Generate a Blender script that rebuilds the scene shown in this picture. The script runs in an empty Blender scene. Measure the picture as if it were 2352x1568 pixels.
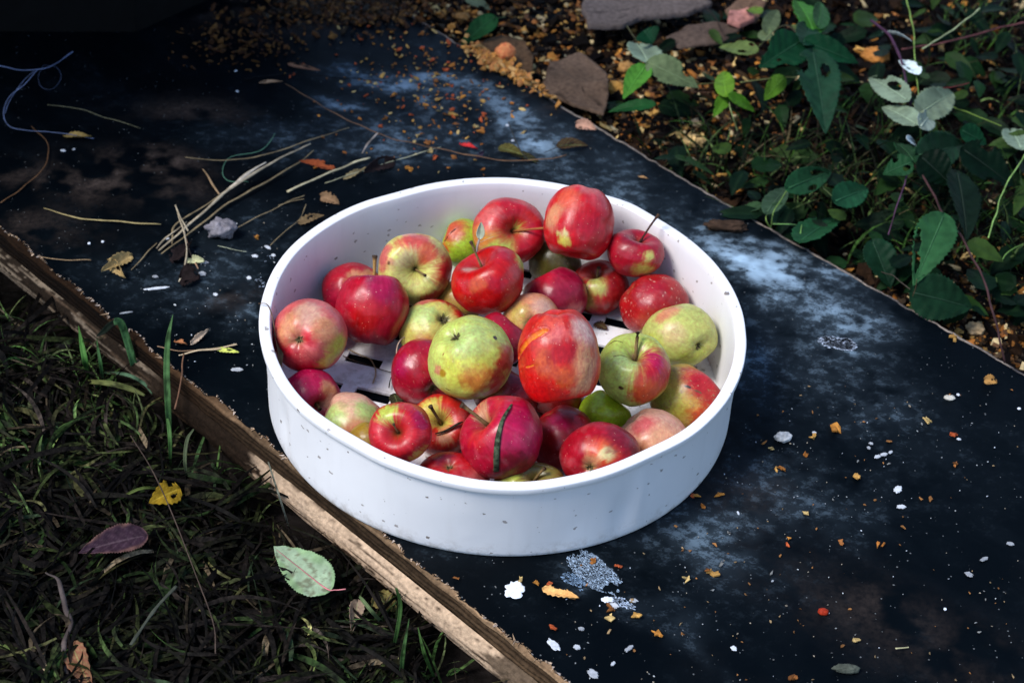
import bpy, math, random
import numpy as np
from mathutils import Vector, Matrix, Quaternion
from mathutils.bvhtree import BVHTree

sc = bpy.context.scene
C = sc.collection
R = math.radians
random.seed(7)
rng = np.random.default_rng(7)

# ------------------------------------------------------------------ camera
FPX = 4200.0                      # focal length in pixels of a 2352 px wide frame
PITCH, ROLL = .6927, .0616
CAM = np.array([.00749, -1.11444, .97629])
_f = np.array([0, math.cos(PITCH), -math.sin(PITCH)])
_r = np.array([1., 0, 0]); _u = np.array([0, math.sin(PITCH), math.cos(PITCH)])
VR = math.cos(ROLL) * _r + math.sin(ROLL) * _u
VU = -math.sin(ROLL) * _r + math.cos(ROLL) * _u
VF = -_f                          # towards the viewer
cd = bpy.data.cameras.new('camera'); co = bpy.data.objects.new('camera', cd); C.objects.link(co)
m = Matrix.Identity(4)
for i in range(3):
    m[i][0] = VR[i]; m[i][1] = VU[i]; m[i][2] = VF[i]; m[i][3] = CAM[i]
co.matrix_world = m
cd.sensor_width = 36; cd.lens = FPX / 2352 * 36
cd.clip_start = .05; cd.clip_end = 200
cd.dof.use_dof = True; cd.dof.focus_distance = 1.36; cd.dof.aperture_fstop = 9.5
sc.camera = co

# ------------------------------------------------------------------ light
SUN = Vector((-.62, -.30, .95)).normalized()
w = bpy.data.worlds.new('World'); sc.world = w; w.use_nodes = True
wn = w.node_tree.nodes; sky = wn.new('ShaderNodeTexSky'); sky.sky_type = 'NISHITA'; sky.sun_disc = False
sky.sun_elevation = math.asin(SUN.z); sky.sun_rotation = math.atan2(SUN.x, SUN.y)
sky.air_density = 1.0; sky.dust_density = .6; sky.ozone_density = 2.5
wn['Background'].inputs[1].default_value = .12
w.node_tree.links.new(sky.outputs[0], wn['Background'].inputs[0])
sd = bpy.data.lights.new('sun', 'SUN'); so = bpy.data.objects.new('sun', sd); C.objects.link(so)
sd.energy = 2.0; sd.angle = R(22); sd.color = (1, .965, .92)
so.rotation_euler = SUN.to_track_quat('Z', 'Y').to_euler(); so.location = (0, 0, 5)
sc.view_settings.view_transform = 'Standard'; sc.view_settings.look = 'None'
sc.view_settings.exposure = 1.05; sc.view_settings.gamma = 1

# ------------------------------------------------------------------ helpers
def ray(x, y):
    return _f + VR * (x - 1176) / FPX - VU * (y - 784) / FPX

def P(x, y, z=0.0):
    """the place at height z that stands under point x,y of the photograph"""
    d = ray(x, y); s = (z - CAM[2]) / d[2]
    return CAM + s * d

def _h(ix, iy, iz):
    n = (ix.astype(np.int64) * 73856093) ^ (iy.astype(np.int64) * 19349663) ^ (iz.astype(np.int64) * 83492791)
    n = (n ^ (n >> 13)) * 1274126177
    n = (n ^ (n >> 16)) & 0xffff
    return n / 65535.0

def vn(p, s=1.0, seed=0):
    p = np.asarray(p, float) * s + seed * 17.13
    i = np.floor(p); f = p - i; f = f * f * (3 - 2 * f)
    x, y, z = i[..., 0], i[..., 1], i[..., 2]; fx, fy, fz = f[..., 0], f[..., 1], f[..., 2]
    def L(a, b, t): return a + (b - a) * t
    c = [[[_h(x + a, y + b, z + d) for d in (0, 1)] for b in (0, 1)] for a in (0, 1)]
    return L(L(L(c[0][0][0], c[1][0][0], fx), L(c[0][1][0], c[1][1][0], fx), fy),
             L(L(c[0][0][1], c[1][0][1], fx), L(c[0][1][1], c[1][1][1], fx), fy), fz)

def fbm(p, s=1.0, o=4, seed=0):
    a = 0; k = .5; t = 0
    for i in range(o):
        a = a + k * vn(p, s * 2 ** i, seed + i); t += k; k *= .5
    return a / t

def sstep(a, b, x):
    t = np.clip((x - a) / (b - a), 0, 1); return t * t * (3 - 2 * t)

def tag(o, label=None, cat=None, group=None, kind=None):
    for k, v in (('label', label), ('category', cat), ('group', group), ('kind', kind)):
        if v: o[k] = v
    return o

def mesh_obj(name, verts, faces, mat, parent=None, cols=None, smooth=True):
    """one mesh object; faces is an (n,4) / (n,3) array or a list"""
    me = bpy.data.meshes.new(name)
    verts = np.asarray(verts, np.float32)
    if isinstance(faces, np.ndarray):
        n, k = faces.shape
        me.vertices.add(len(verts)); me.vertices.foreach_set('co', verts.ravel())
        me.loops.add(n * k); me.loops.foreach_set('vertex_index', faces.astype(np.int32).ravel())
        me.polygons.add(n); me.polygons.foreach_set('loop_start', np.arange(0, n * k, k, dtype=np.int32))
        me.update(calc_edges=True); me.validate()
    else:
        me.from_pydata(verts.tolist(), [], faces); me.update()
    if smooth: me.polygons.foreach_set('use_smooth', np.ones(len(me.polygons), bool))
    if cols is not None:
        a = me.color_attributes.new('col', 'FLOAT_COLOR', 'POINT')
        cc = np.ones((len(verts), 4), np.float32); cc[:, :np.shape(cols)[1]] = cols
        a.data.foreach_set('color', cc.ravel())
    me.materials.append(mat)
    o = bpy.data.objects.new(name, me); C.objects.link(o)
    if parent: o.parent = parent
    return o

def empty(name, loc):
    o = bpy.data.objects.new(name, None); C.objects.link(o); o.location = Vector(loc); o.empty_display_size = .02
    return o

def grid_faces(nu, nv, wrap=False):
    i = np.arange(nu - (0 if wrap else 1))[:, None]; j = np.arange(nv - 1)[None]
    i2 = (i + 1) % nu
    return np.stack([i * nv + j + 0 * i, i2 * nv + j, i2 * nv + j + 1, i * nv + j + 1], -1).reshape(-1, 4)

# --------------------------------------------------------------- materials
def mat(name, col=(.5, .5, .5), rough=.6, attr=False, spec=.5, bump=0, bscale=200, var=.0, vscale=80, sss=0, trans=0, dark=None):
    m = bpy.data.materials.new(name); m.use_nodes = True
    nt = m.node_tree; N = nt.nodes; Lk = nt.links; b = N['Principled BSDF']
    tc = N.new('ShaderNodeTexCoord')
    if attr:
        a = N.new('ShaderNodeAttribute'); a.attribute_name = 'col'; src = a.outputs['Color']
    else:
        a = N.new('ShaderNodeRGB'); a.outputs[0].default_value = (*col, 1); src = a.outputs[0]
    n = N.new('ShaderNodeTexNoise'); n.inputs['Scale'].default_value = vscale; n.inputs['Detail'].default_value = 6
    Lk.new(tc.outputs['Object'], n.inputs['Vector'])
    mr = N.new('ShaderNodeMapRange'); mr.inputs[1].default_value = .3; mr.inputs[2].default_value = .7
    mr.inputs[3].default_value = 1 - var; mr.inputs[4].default_value = 1 + var * .6
    Lk.new(n.outputs[0], mr.inputs[0])
    mx = N.new('ShaderNodeVectorMath'); mx.operation = 'SCALE'
    Lk.new(src, mx.inputs[0]); Lk.new(mr.outputs[0], mx.inputs['Scale'])
    Lk.new(mx.outputs[0], b.inputs['Base Color'])
    b.inputs['Roughness'].default_value = rough; b.inputs['Specular IOR Level'].default_value = spec
    if bump:
        n2 = N.new('ShaderNodeTexNoise'); n2.inputs['Scale'].default_value = bscale; n2.inputs['Detail'].default_value = 5
        Lk.new(tc.outputs['Object'], n2.inputs['Vector'])
        bp = N.new('ShaderNodeBump'); bp.inputs['Strength'].default_value = bump; bp.inputs['Distance'].default_value = .002
        Lk.new(n2.outputs[0], bp.inputs['Height']); Lk.new(bp.outputs[0], b.inputs['Normal'])
    if sss:
        b.inputs['Subsurface Weight'].default_value = sss; b.inputs['Subsurface Radius'].default_value = (.004, .002, .001)
        b.inputs['Subsurface Scale'].default_value = 1
    return m

def apple_mat():
    m = mat('apple_skin', attr=True, rough=.38, spec=.4, var=.10, vscale=160)
    nt = m.node_tree; N = nt.nodes; Lk = nt.links; b = N['Principled BSDF']
    src = b.inputs['Base Color'].links[0].from_socket
    tc = N.new('ShaderNodeTexCoord')
    oi = N.new('ShaderNodeObjectInfo')
    off = N.new('ShaderNodeVectorMath'); off.operation = 'ADD'
    Lk.new(tc.outputs['Object'], off.inputs[0]); Lk.new(oi.outputs['Random'], off.inputs[1])
    # lenticels: pale corky dots of uneven size
    v = N.new('ShaderNodeTexVoronoi'); v.inputs['Scale'].default_value = 400
    Lk.new(off.outputs[0], v.inputs['Vector'])
    sp = N.new('ShaderNodeSeparateColor'); Lk.new(v.outputs['Color'], sp.inputs[0])
    th = N.new('ShaderNodeMath'); th.operation = 'MULTIPLY'; th.inputs[1].default_value = .22
    p2 = N.new('ShaderNodeMath'); p2.operation = 'POWER'; p2.inputs[1].default_value = 2.6
    Lk.new(sp.outputs[0], p2.inputs[0]); Lk.new(p2.outputs[0], th.inputs[0])
    lt = N.new('ShaderNodeMath'); lt.operation = 'LESS_THAN'; Lk.new(v.outputs['Distance'], lt.inputs[0]); Lk.new(th.outputs[0], lt.inputs[1])
    am = N.new('ShaderNodeMath'); am.operation = 'MULTIPLY'; am.inputs[1].default_value = .28; Lk.new(lt.outputs[0], am.inputs[0])
    mx = N.new('ShaderNodeMix'); mx.data_type = 'RGBA'; Lk.new(am.outputs[0], mx.inputs[0]); Lk.new(src, mx.inputs[6])
    mx.inputs[7].default_value = (.78, .55, .36, 1)
    # waxy bloom: large pale smears
    nb = N.new('ShaderNodeTexNoise'); nb.inputs['Scale'].default_value = 55; nb.inputs['Detail'].default_value = 8; nb.inputs['Roughness'].default_value = .65
    Lk.new(off.outputs[0], nb.inputs['Vector'])
    rb = N.new('ShaderNodeMapRange'); rb.inputs[1].default_value = .56; rb.inputs[2].default_value = .80; rb.inputs[4].default_value = .12
    Lk.new(nb.outputs[0], rb.inputs[0])
    m2 = N.new('ShaderNodeMix'); m2.data_type = 'RGBA'; Lk.new(rb.outputs[0], m2.inputs[0]); Lk.new(mx.outputs[2], m2.inputs[6])
    m2.inputs[7].default_value = (.72, .50, .50, 1)
    Lk.new(m2.outputs[2], b.inputs['Base Color'])
    rr = N.new('ShaderNodeMapRange'); rr.inputs[1].default_value = .3; rr.inputs[2].default_value = .7; rr.inputs[3].default_value = .26; rr.inputs[4].default_value = .46
    Lk.new(nb.outputs[0], rr.inputs[0]); Lk.new(rr.outputs[0], b.inputs['Roughness'])
    bp = N.new('ShaderNodeBump'); bp.inputs['Strength'].default_value = .12; bp.inputs['Distance'].default_value = .0012
    n3 = N.new('ShaderNodeTexNoise'); n3.inputs['Scale'].default_value = 420; n3.inputs['Detail'].default_value = 3
    Lk.new(off.outputs[0], n3.inputs['Vector']); Lk.new(n3.outputs[0], bp.inputs['Height']); Lk.new(bp.outputs[0], b.inputs['Normal'])
    b.inputs['Subsurface Weight'].default_value = .06; b.inputs['Subsurface Radius'].default_value = (.004, .002, .001); b.inputs['Subsurface Scale'].default_value = 1
    return m

def sieve_mat():
    m = mat('dirty_white_plastic', (.75, .735, .74), .42, var=.05, vscale=14)
    nt = m.node_tree; N = nt.nodes; Lk = nt.links; b = N['Principled BSDF']
    src = b.inputs['Base Color'].links[0].from_socket
    tc = N.new('ShaderNodeTexCoord')
    def specks(scale, seed, sx, sz, lo, pw, size, col, amt, src):
        mp = N.new('ShaderNodeMapping'); mp.inputs['Location'].default_value = (seed, seed * .7, seed * .3); mp.inputs['Scale'].default_value = (sx, sx, sz)
        Lk.new(tc.outputs['Object'], mp.inputs[0])
        ns = N.new('ShaderNodeTexNoise'); ns.inputs['Scale'].default_value = 260; Lk.new(mp.outputs[0], ns.inputs['Vector'])
        ad = N.new('ShaderNodeVectorMath'); ad.operation = 'SCALE'; ad.inputs['Scale'].default_value = .006; Lk.new(ns.outputs['Color'], ad.inputs[0])
        a2 = N.new('ShaderNodeVectorMath'); a2.operation = 'ADD'; Lk.new(mp.outputs[0], a2.inputs[0]); Lk.new(ad.outputs[0], a2.inputs[1])
        v = N.new('ShaderNodeTexVoronoi'); v.inputs['Scale'].default_value = scale; Lk.new(a2.outputs[0], v.inputs['Vector'])
        s = N.new('ShaderNodeSeparateColor'); Lk.new(v.outputs['Color'], s.inputs[0])
        r = N.new('ShaderNodeMapRange'); r.inputs[1].default_value = lo; r.inputs[2].default_value = 1; Lk.new(s.outputs[0], r.inputs[0])
        p = N.new('ShaderNodeMath'); p.operation = 'POWER'; p.inputs[1].default_value = pw; Lk.new(r.outputs[0], p.inputs[0])
        t = N.new('ShaderNodeMath'); t.operation = 'MULTIPLY'; t.inputs[1].default_value = size; Lk.new(p.outputs[0], t.inputs[0])
        l = N.new('ShaderNodeMath'); l.operation = 'LESS_THAN'; Lk.new(v.outputs['Distance'], l.inputs[0]); Lk.new(t.outputs[0], l.inputs[1])
        k = N.new('ShaderNodeMath'); k.operation = 'MULTIPLY'; k.inputs[1].default_value = amt; Lk.new(l.outputs[0], k.inputs[0])
        x = N.new('ShaderNodeMix'); x.data_type = 'RGBA'; Lk.new(k.outputs[0], x.inputs[0]); Lk.new(src, x.inputs[6]); x.inputs[7].default_value = (*col, 1)
        return x.outputs[2]
    c = specks(50, 1.3, 1, 1.7, .22, 1.5, .125, (.10, .065, .04), .85, src)
    c = specks(115, 4.1, 1, 1.3, .42, 1.3, .20, (.16, .12, .09), .7, c)
    # faint grime that runs down the wall
    mp = N.new('ShaderNodeMapping'); mp.inputs['Scale'].default_value = (1, 1, .12); Lk.new(tc.outputs['Object'], mp.inputs[0])
    g = N.new('ShaderNodeTexNoise'); g.inputs['Scale'].default_value = 120; g.inputs['Detail'].default_value = 5; Lk.new(mp.outputs[0], g.inputs['Vector'])
    gr = N.new('ShaderNodeMapRange'); gr.inputs[1].default_value = .52; gr.inputs[2].default_value = .8; gr.inputs[4].default_value = .12; Lk.new(g.outputs[0], gr.inputs[0])
    x = N.new('ShaderNodeMix'); x.data_type = 'RGBA'; Lk.new(gr.outputs[0], x.inputs[0]); Lk.new(c, x.inputs[6]); x.inputs[7].default_value = (.50, .47, .44, 1)
    sx_ = N.new('ShaderNodeSeparateXYZ'); Lk.new(tc.outputs['Object'], sx_.inputs[0])
    zr_ = N.new('ShaderNodeMapRange'); zr_.inputs[1].default_value = .016; zr_.inputs[2].default_value = .0; Lk.new(sx_.outputs[2], zr_.inputs[0])
    nz = N.new('ShaderNodeTexNoise'); nz.inputs['Scale'].default_value = 90; nz.inputs['Detail'].default_value = 8; nz.inputs['Roughness'].default_value = .7; Lk.new(tc.outputs['Object'], nz.inputs['Vector'])
    nr = N.new('ShaderNodeMapRange'); nr.inputs[1].default_value = .48; nr.inputs[2].default_value = .62; nr.inputs[4].default_value = .6; Lk.new(nz.outputs[0], nr.inputs[0])
    mm = N.new('ShaderNodeMath'); mm.operation = 'MULTIPLY'; Lk.new(zr_.outputs[0], mm.inputs[0]); Lk.new(nr.outputs[0], mm.inputs[1])
    x5 = N.new('ShaderNodeMix'); x5.data_type = 'RGBA'; Lk.new(mm.outputs[0], x5.inputs[0]); Lk.new(x.outputs[2], x5.inputs[6]); x5.inputs[7].default_value = (.30, .25, .20, 1)
    Lk.new(x5.outputs[2], b.inputs['Base Color'])
    bp = N.new('ShaderNodeBump'); bp.inputs['Strength'].default_value = .15; bp.inputs['Distance'].default_value = .003
    n3 = N.new('ShaderNodeTexNoise'); n3.inputs['Scale'].default_value = 30; n3.inputs['Detail'].default_value = 6
    Lk.new(tc.outputs['Object'], n3.inputs['Vector']); Lk.new(n3.outputs[0], bp.inputs['Height']); Lk.new(bp.outputs[0], b.inputs['Normal'])
    return m

def film_mat():
    """black phenolic film: dust amount in the attribute's red, brown mud in green"""
    m = bpy.data.materials.new('black_film'); m.use_nodes = True
    nt = m.node_tree; N = nt.nodes; Lk = nt.links; b = N['Principled BSDF']
    tc = N.new('ShaderNodeTexCoord'); a = N.new('ShaderNodeAttribute'); a.attribute_name = 'col'
    s = N.new('ShaderNodeSeparateColor'); Lk.new(a.outputs['Color'], s.inputs[0])
    n = N.new('ShaderNodeTexNoise'); n.inputs['Scale'].default_value = 230; n.inputs['Detail'].default_value = 8; n.inputs['Roughness'].default_value = .7
    Lk.new(tc.outputs['Object'], n.inputs['Vector'])
    mr = N.new('ShaderNodeMapRange'); mr.inputs[1].default_value = .32; mr.inputs[2].default_value = .68; mr.inputs[3].default_value = .25; mr.inputs[4].default_value = 1.5
    Lk.new(n.outputs[0], mr.inputs[0])
    def mul(x, y):
        k = N.new('ShaderNodeMath'); k.operation = 'MULTIPLY'; k.use_clamp = True; Lk.new(x, k.inputs[0]); Lk.new(y, k.inputs[1]); return k.outputs[0]
    # worn, scuffed dust: a steep threshold on fine noise that follows how dusty the spot is
    mp = N.new('ShaderNodeMapping'); mp.inputs['Rotation'].default_value = (0, 0, .75); mp.inputs['Scale'].default_value = (.85, 1.15, 1); Lk.new(tc.outputs['Object'], mp.inputs[0])
    nf = N.new('ShaderNodeTexNoise'); nf.inputs['Scale'].default_value = 105; nf.inputs['Detail'].default_value = 12; nf.inputs['Roughness'].default_value = .78; Lk.new(mp.outputs[0], nf.inputs['Vector'])
    t1 = N.new('ShaderNodeMath'); t1.operation = 'MULTIPLY_ADD'; t1.inputs[1].default_value = .34; t1.inputs[2].default_value = -.555; Lk.new(s.outputs[0], t1.inputs[0])
    t2 = N.new('ShaderNodeMath'); t2.operation = 'ADD'; Lk.new(t1.outputs[0], t2.inputs[0]); Lk.new(nf.outputs[0], t2.inputs[1])
    t3 = N.new('ShaderNodeMath'); t3.operation = 'MULTIPLY_ADD'; t3.inputs[1].default_value = 10; t3.inputs[2].default_value = .45; Lk.new(t2.outputs[0], t3.inputs[0])
    t4 = N.new('ShaderNodeClamp'); t4.inputs[1].default_value = .26; t4.inputs[2].default_value = 1.25; Lk.new(t3.outputs[0], t4.inputs[0])
    d = mul(s.outputs[0], t4.outputs[0]); g = mul(s.outputs[1], mr.outputs[0])
    x1 = N.new('ShaderNodeMix'); x1.data_type = 'RGBA'; Lk.new(d, x1.inputs[0]); x1.inputs[6].default_value = (.0006, .0016, .0027, 1); x1.inputs[7].default_value = (.33, .47, .60, 1)
    x2 = N.new('ShaderNodeMix'); x2.data_type = 'RGBA'; Lk.new(g, x2.inputs[0]); Lk.new(x1.outputs[2], x2.inputs[6]); x2.inputs[7].default_value = (.075, .055, .045, 1)
    # fine pale scratches / specks
    v = N.new('ShaderNodeTexVoronoi'); v.inputs['Scale'].default_value = 330; Lk.new(tc.outputs['Object'], v.inputs['Vector'])
    sv = N.new('ShaderNodeSeparateColor'); Lk.new(v.outputs['Color'], sv.inputs[0])
    pw = N.new('ShaderNodeMath'); pw.operation = 'POWER'; pw.inputs[1].default_value = 9; Lk.new(sv.outputs[0], pw.inputs[0])
    ml = N.new('ShaderNodeMath'); ml.operation = 'MULTIPLY'; ml.inputs[1].default_value = .22; Lk.new(pw.outputs[0], ml.inputs[0])
    lt = N.new('ShaderNodeMath'); lt.operation = 'LESS_THAN'; Lk.new(v.outputs['Distance'], lt.inputs[0]); Lk.new(ml.outputs[0], lt.inputs[1])
    k = N.new('ShaderNodeMath'); k.operation = 'MULTIPLY'; k.inputs[1].default_value = .6; Lk.new(lt.outputs[0], k.inputs[0])
    x3 = N.new('ShaderNodeMix'); x3.data_type = 'RGBA'; Lk.new(k.outputs[0], x3.inputs[0]); Lk.new(x2.outputs[2], x3.inputs[6]); x3.inputs[7].default_value = (.16, .17, .17, 1)
    Lk.new(x3.outputs[2], b.inputs['Base Color'])
    r = N.new('ShaderNodeMapRange'); r.inputs[1].default_value = .0; r.inputs[2].default_value = .4; r.inputs[3].default_value = .42; r.inputs[4].default_value = .85
    Lk.new(d, r.inputs[0]); Lk.new(r.outputs[0], b.inputs['Roughness']); b.inputs['Specular IOR Level'].default_value = .04
    bp = N.new('ShaderNodeBump'); bp.inputs['Strength'].default_value = .25; bp.inputs['Distance'].default_value = .0015
    n2 = N.new('ShaderNodeTexNoise'); n2.inputs['Scale'].default_value = 60; n2.inputs['Detail'].default_value = 8
    Lk.new(tc.outputs['Object'], n2.inputs['Vector']); Lk.new(n2.outputs[0], bp.inputs['Height']); Lk.new(bp.outputs[0], b.inputs['Normal'])
    return m

M_APPLE = apple_mat(); M_SIEVE = sieve_mat(); M_FILM = film_mat()
M_STEM = mat('apple_stalk', attr=True, spec=.15, rough=.75, var=.25, vscale=500, bump=.3)
M_WOOD = mat('weathered_ply', attr=True, spec=.06, rough=.85, var=.35, vscale=260, bump=.6, bscale=400)
M_PAINT = mat('white_paint', attr=True, spec=.2, rough=.6, var=.25, vscale=400)
M_GRASS = mat('grass_blade', attr=True, rough=.6, var=.95, vscale=260, spec=.05, bump=.3, bscale=500)
M_LEAF = mat('leaf_blade', attr=True, spec=.05, rough=.5, var=.30, vscale=110, bump=.35, bscale=220)
M_DEAD = mat('dead_leaf', attr=True, spec=.05, rough=.8, var=.35, vscale=220, bump=.5, bscale=300)
M_LITTER = mat('apple_pulp', attr=True, spec=.1, rough=.6, var=.3, vscale=300)
M_STRAW = mat('dry_straw', attr=True, spec=.12, rough=.65, var=.3, vscale=260)
M_MUD = mat('wet_mud', attr=True, spec=.04, rough=.6, var=.4, vscale=70, bump=.9, bscale=150)
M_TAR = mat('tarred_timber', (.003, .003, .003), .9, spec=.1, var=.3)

# ------------------------------------------------------------- the ground
A0 = np.array([-.427, .153]); E1 = np.array([.06, -.298]) - A0; E1 /= np.linalg.norm(E1)
N1 = np.array([-E1[1], E1[0]])                     # across the board, away from the viewer
def board_xy(s, t): return A0 + np.multiply.outer(s, E1) + np.multiply.outer(t, N1)
def to_board(p): q = np.asarray(p)[:2] - A0; return q @ E1, q @ N1
farpts = [to_board(P(*q)) for q in ((966, 50), (1571, 413), (2352, 860))]
fs = [q[0] for q in farpts]; ft = [q[1] for q in farpts]
def far_t(s): return np.interp(s, [fs[0] - 1, fs[0], fs[1], fs[2], fs[2] + 1], [ft[0], ft[0], ft[1], ft[2], ft[2]])
S0, S1 = -1.0, 1.25

def ground_z(x, y):
    q = np.stack([x, y], -1) - A0; t = q @ N1; s = q @ E1
    p3 = np.stack([x, y, 0 * x], -1)
    zl = -.054 + np.clip(-t - .01, 0, .3) * .10 + (fbm(p3, 9, 4, 3) - .5) * .035 * np.clip(-t / .05, 0, 1)
    zr = -.030 + (fbm(p3, 12, 4, 5) - .5) * .03
    k = sstep(.0, .12, t)
    z = zl * (1 - k) + zr * k
    inside = (t > -.004) & (t < far_t(s) + .01)
    return np.where(inside, np.minimum(z, -.047), z)

_gx = np.arange(-1.6, 2.0, .006); _gy = np.arange(-1.2, 3.4, .006)
_GT = ground_z(*np.meshgrid(_gx, _gy, indexing='ij'))
def gz(x, y):
    i = min(max((x + 1.6) / .006, 0), len(_gx) - 1.01); j = min(max((y + 1.2) / .006, 0), len(_gy) - 1.01)
    a, b = int(i), int(j); u, v = i - a, j - b
    return float((_GT[a, b] * (1 - u) + _GT[a + 1, b] * u) * (1 - v) + (_GT[a, b + 1] * (1 - u) + _GT[a + 1, b + 1] * u) * v)

def make_ground():
    # fine grid near, stretched far out to the horizon
    def axis(lo, hi, step, far, n):
        g = np.arange(lo, hi, step); q = np.geomspace(.05, far, n)
        return np.concatenate([lo - q[::-1], g, g[-1] + q])
    xs = axis(-1.0, 1.1, .006, 60, 26); ys = axis(-.8, 1.5, .006, 60, 26)
    X, Y = np.meshgrid(xs, ys, indexing='ij'); Z = ground_z(X, Y)
    p = np.stack([X, Y, Z], -1).reshape(-1, 3)
    fine = (fbm(p, 70, 3, 9) - .5); p[:, 2] += fine * .007 * (np.abs(p[:, 0]) < 1.2)
    k = fbm(p, 26, 4, 2)[:, None]
    k = sstep(.35, .7, k); c = np.array([.0012, .001, .0008]) * (1 - k) + np.array([.014, .011, .010]) * k
    q = (p[:, :2] - A0) @ N1; right = sstep(.2, .5, q)[:, None]
    c = c * (1 - right * .2)
    mesh_obj('ground', p, grid_faces(len(xs), len(ys)), M_MUD, cols=c)['kind'] = 'structure'
make_ground()

# ---------------------------------------------------------- plywood board
board = empty('plywood_board', (*board_xy(.5, .3), -.045))
tag(board, 'black film-faced plywood board lying on the mud, dusty on top, with a broken pale edge', 'board')
BL = np.array(board.location)
def loc(v): return np.asarray(v) - BL

def edge_jag(s):
    q = np.stack([s, 0 * s, 0 * s], -1)
    return (fbm(q, 70, 4, 21) - .5) * .010 + (vn(q, 14, 22) - .5) * .003 + np.where(vn(q, 60, 25) > .86, -.004, 0)

# dusty patches on the film: (x, y in photo) -> place; length, width in metres; turn; strength
PATCH = [(900, 200, 0.06, 0.02, -10, 0.62), (960, 175, 0.045, 0.016, 10, 0.55), (770, 238, 0.028, 0.012, -20, 0.6), (820, 160, 0.02, 0.01, 0, 0.3), (1130, 235, 0.05, 0.018, -60, 0.34), (1060, 185, 0.035, 0.02, -30, 0.3), (1230, 300, 0.035, 0.022, -55, 0.62), (1210, 330, 0.03, 0.015, 0, 0.3), (1440, 375, 0.03, 0.02, -40, 0.22), (1000, 110, 0.05, 0.03, 0, 0.15), (1690, 585, 0.045, 0.018, -50, 0.55), (1740, 620, 0.05, 0.028, -35, 0.62), (1850, 600, 0.05, 0.012, -30, 0.42), (1730, 550, 0.02, 0.01, 10, 0.5), (1900, 650, 0.04, 0.02, -20, 0.3), (1960, 735, 0.035, 0.026, -20, 0.5), (1925, 785, 0.018, 0.008, -5, 0.338), (1945, 795, 0.012, 0.006, 10, 0.35), (2000, 880, 0.06, 0.03, -30, 0.13), (1940, 930, 0.045, 0.035, 0, 0.115), (1790, 1120, 0.06, 0.035, -20, 0.187), (1700, 1070, 0.05, 0.04, 0, 0.101), (1660, 1250, 0.04, 0.022, -20, 0.216), (1640, 1200, 0.05, 0.03, 0, 0.122), (1580, 1420, 0.03, 0.02, -45, 0.158), (1610, 1500, 0.03, 0.012, -60, 0.158), (1350, 1305, 0.026, 0.016, -40, 0.175), (1380, 1325, 0.016, 0.012, -40, 0.225), (1310, 1330, 0.012, 0.008, 0, 0.15), (1740, 900, 0.03, 0.05, 0, 0.115), (1760, 830, 0.03, 0.02, 0, 0.144), (600, 300, 0.1, 0.05, 0, 0.1), (700, 330, 0.08, 0.04, 0, 0.12), (1050, 300, 0.10, 0.05, 0, 0.24), (900, 330, .07, .04, 0, .20), (1300, 400, .07, .04, -30, .20), (1650, 560, .06, .03, -40, .25), (1800, 700, .07, .05, -30, .22), (1700, 800, .04, .05, 0, .18), (1900, 860, .08, .05, -30, .16), (1600, 1250, .07, .05, 0, .16), (430, 640, .09, .04, 0, .14), (560, 520, .06, .04, 0, .14), (1980, 1120, .06, .04, 0, .10), (520, 740, 0.07, 0.03, -20, 0.13), (560, 690, 0.05, 0.02, 0, 0.12), (585, 735, 0.014, 0.008, 0, 0.4), (250, 210, 0.06, 0.02, 0, 0.05), (1010, 1270, 0.03, 0.02, 0, 0.086), (2050, 1000, 0.1, 0.06, -30, 0.05), (1480, 500, 0.07, 0.04, 0, 0.16), (1450, 1420, 0.02, 0.012, 0, 0.144), (1430, 440, 0.04, 0.03, 0, 0.14), (1650, 480, 0.04, 0.02, 0, 0.14), (500, 600, 0.05, 0.03, 0, 0.1), (1600, 1010, 0.03, 0.02, 0, 0.036), (1860, 1180, 0.05, 0.02, -30, 0.072)]
MUDP = [(430, 250, .05, .025, 0, .30), (300, 400, .06, .03, -10, .42), (210, 420, .03, .02, -20, .25), (380, 375, .03, .02, 0, .3), (60, 400, .04, .02, 0, .22), (60, 520, .05, .03, 0, .2),
        (2060, 1420, .09, .03, -30, .07), (2110, 1500, .09, .03, -30, .06), (1980, 1380, .03, .02, 0, .07), (1680, 1120, .04, .03, 0, .12), (620, 45, .1, .03, 0, .3), (1300, 240, .05, .03, 0, .15),
        (540, 690, .03, .02, 0, .2)]
PATCH = [(x, y, a, b, t, k * (.86 if y < 760 else .72)) for x, y, a, b, t, k in PATCH]
def patches(p, L):
    out = np.zeros(len(p))
    for x, y, a, b, th, k in L:
        c = P(x, y); d = p[:, :2] - c[:2]; t = R(th); e = np.array([math.cos(t), math.sin(t)])
        u = d @ e / a; v = (d @ np.array([-e[1], e[0]])) / b
        q = u * u + v * v; mk = q < 9
        out[mk] += k * np.exp(-q[mk] * 1.1)
    return out

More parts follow.
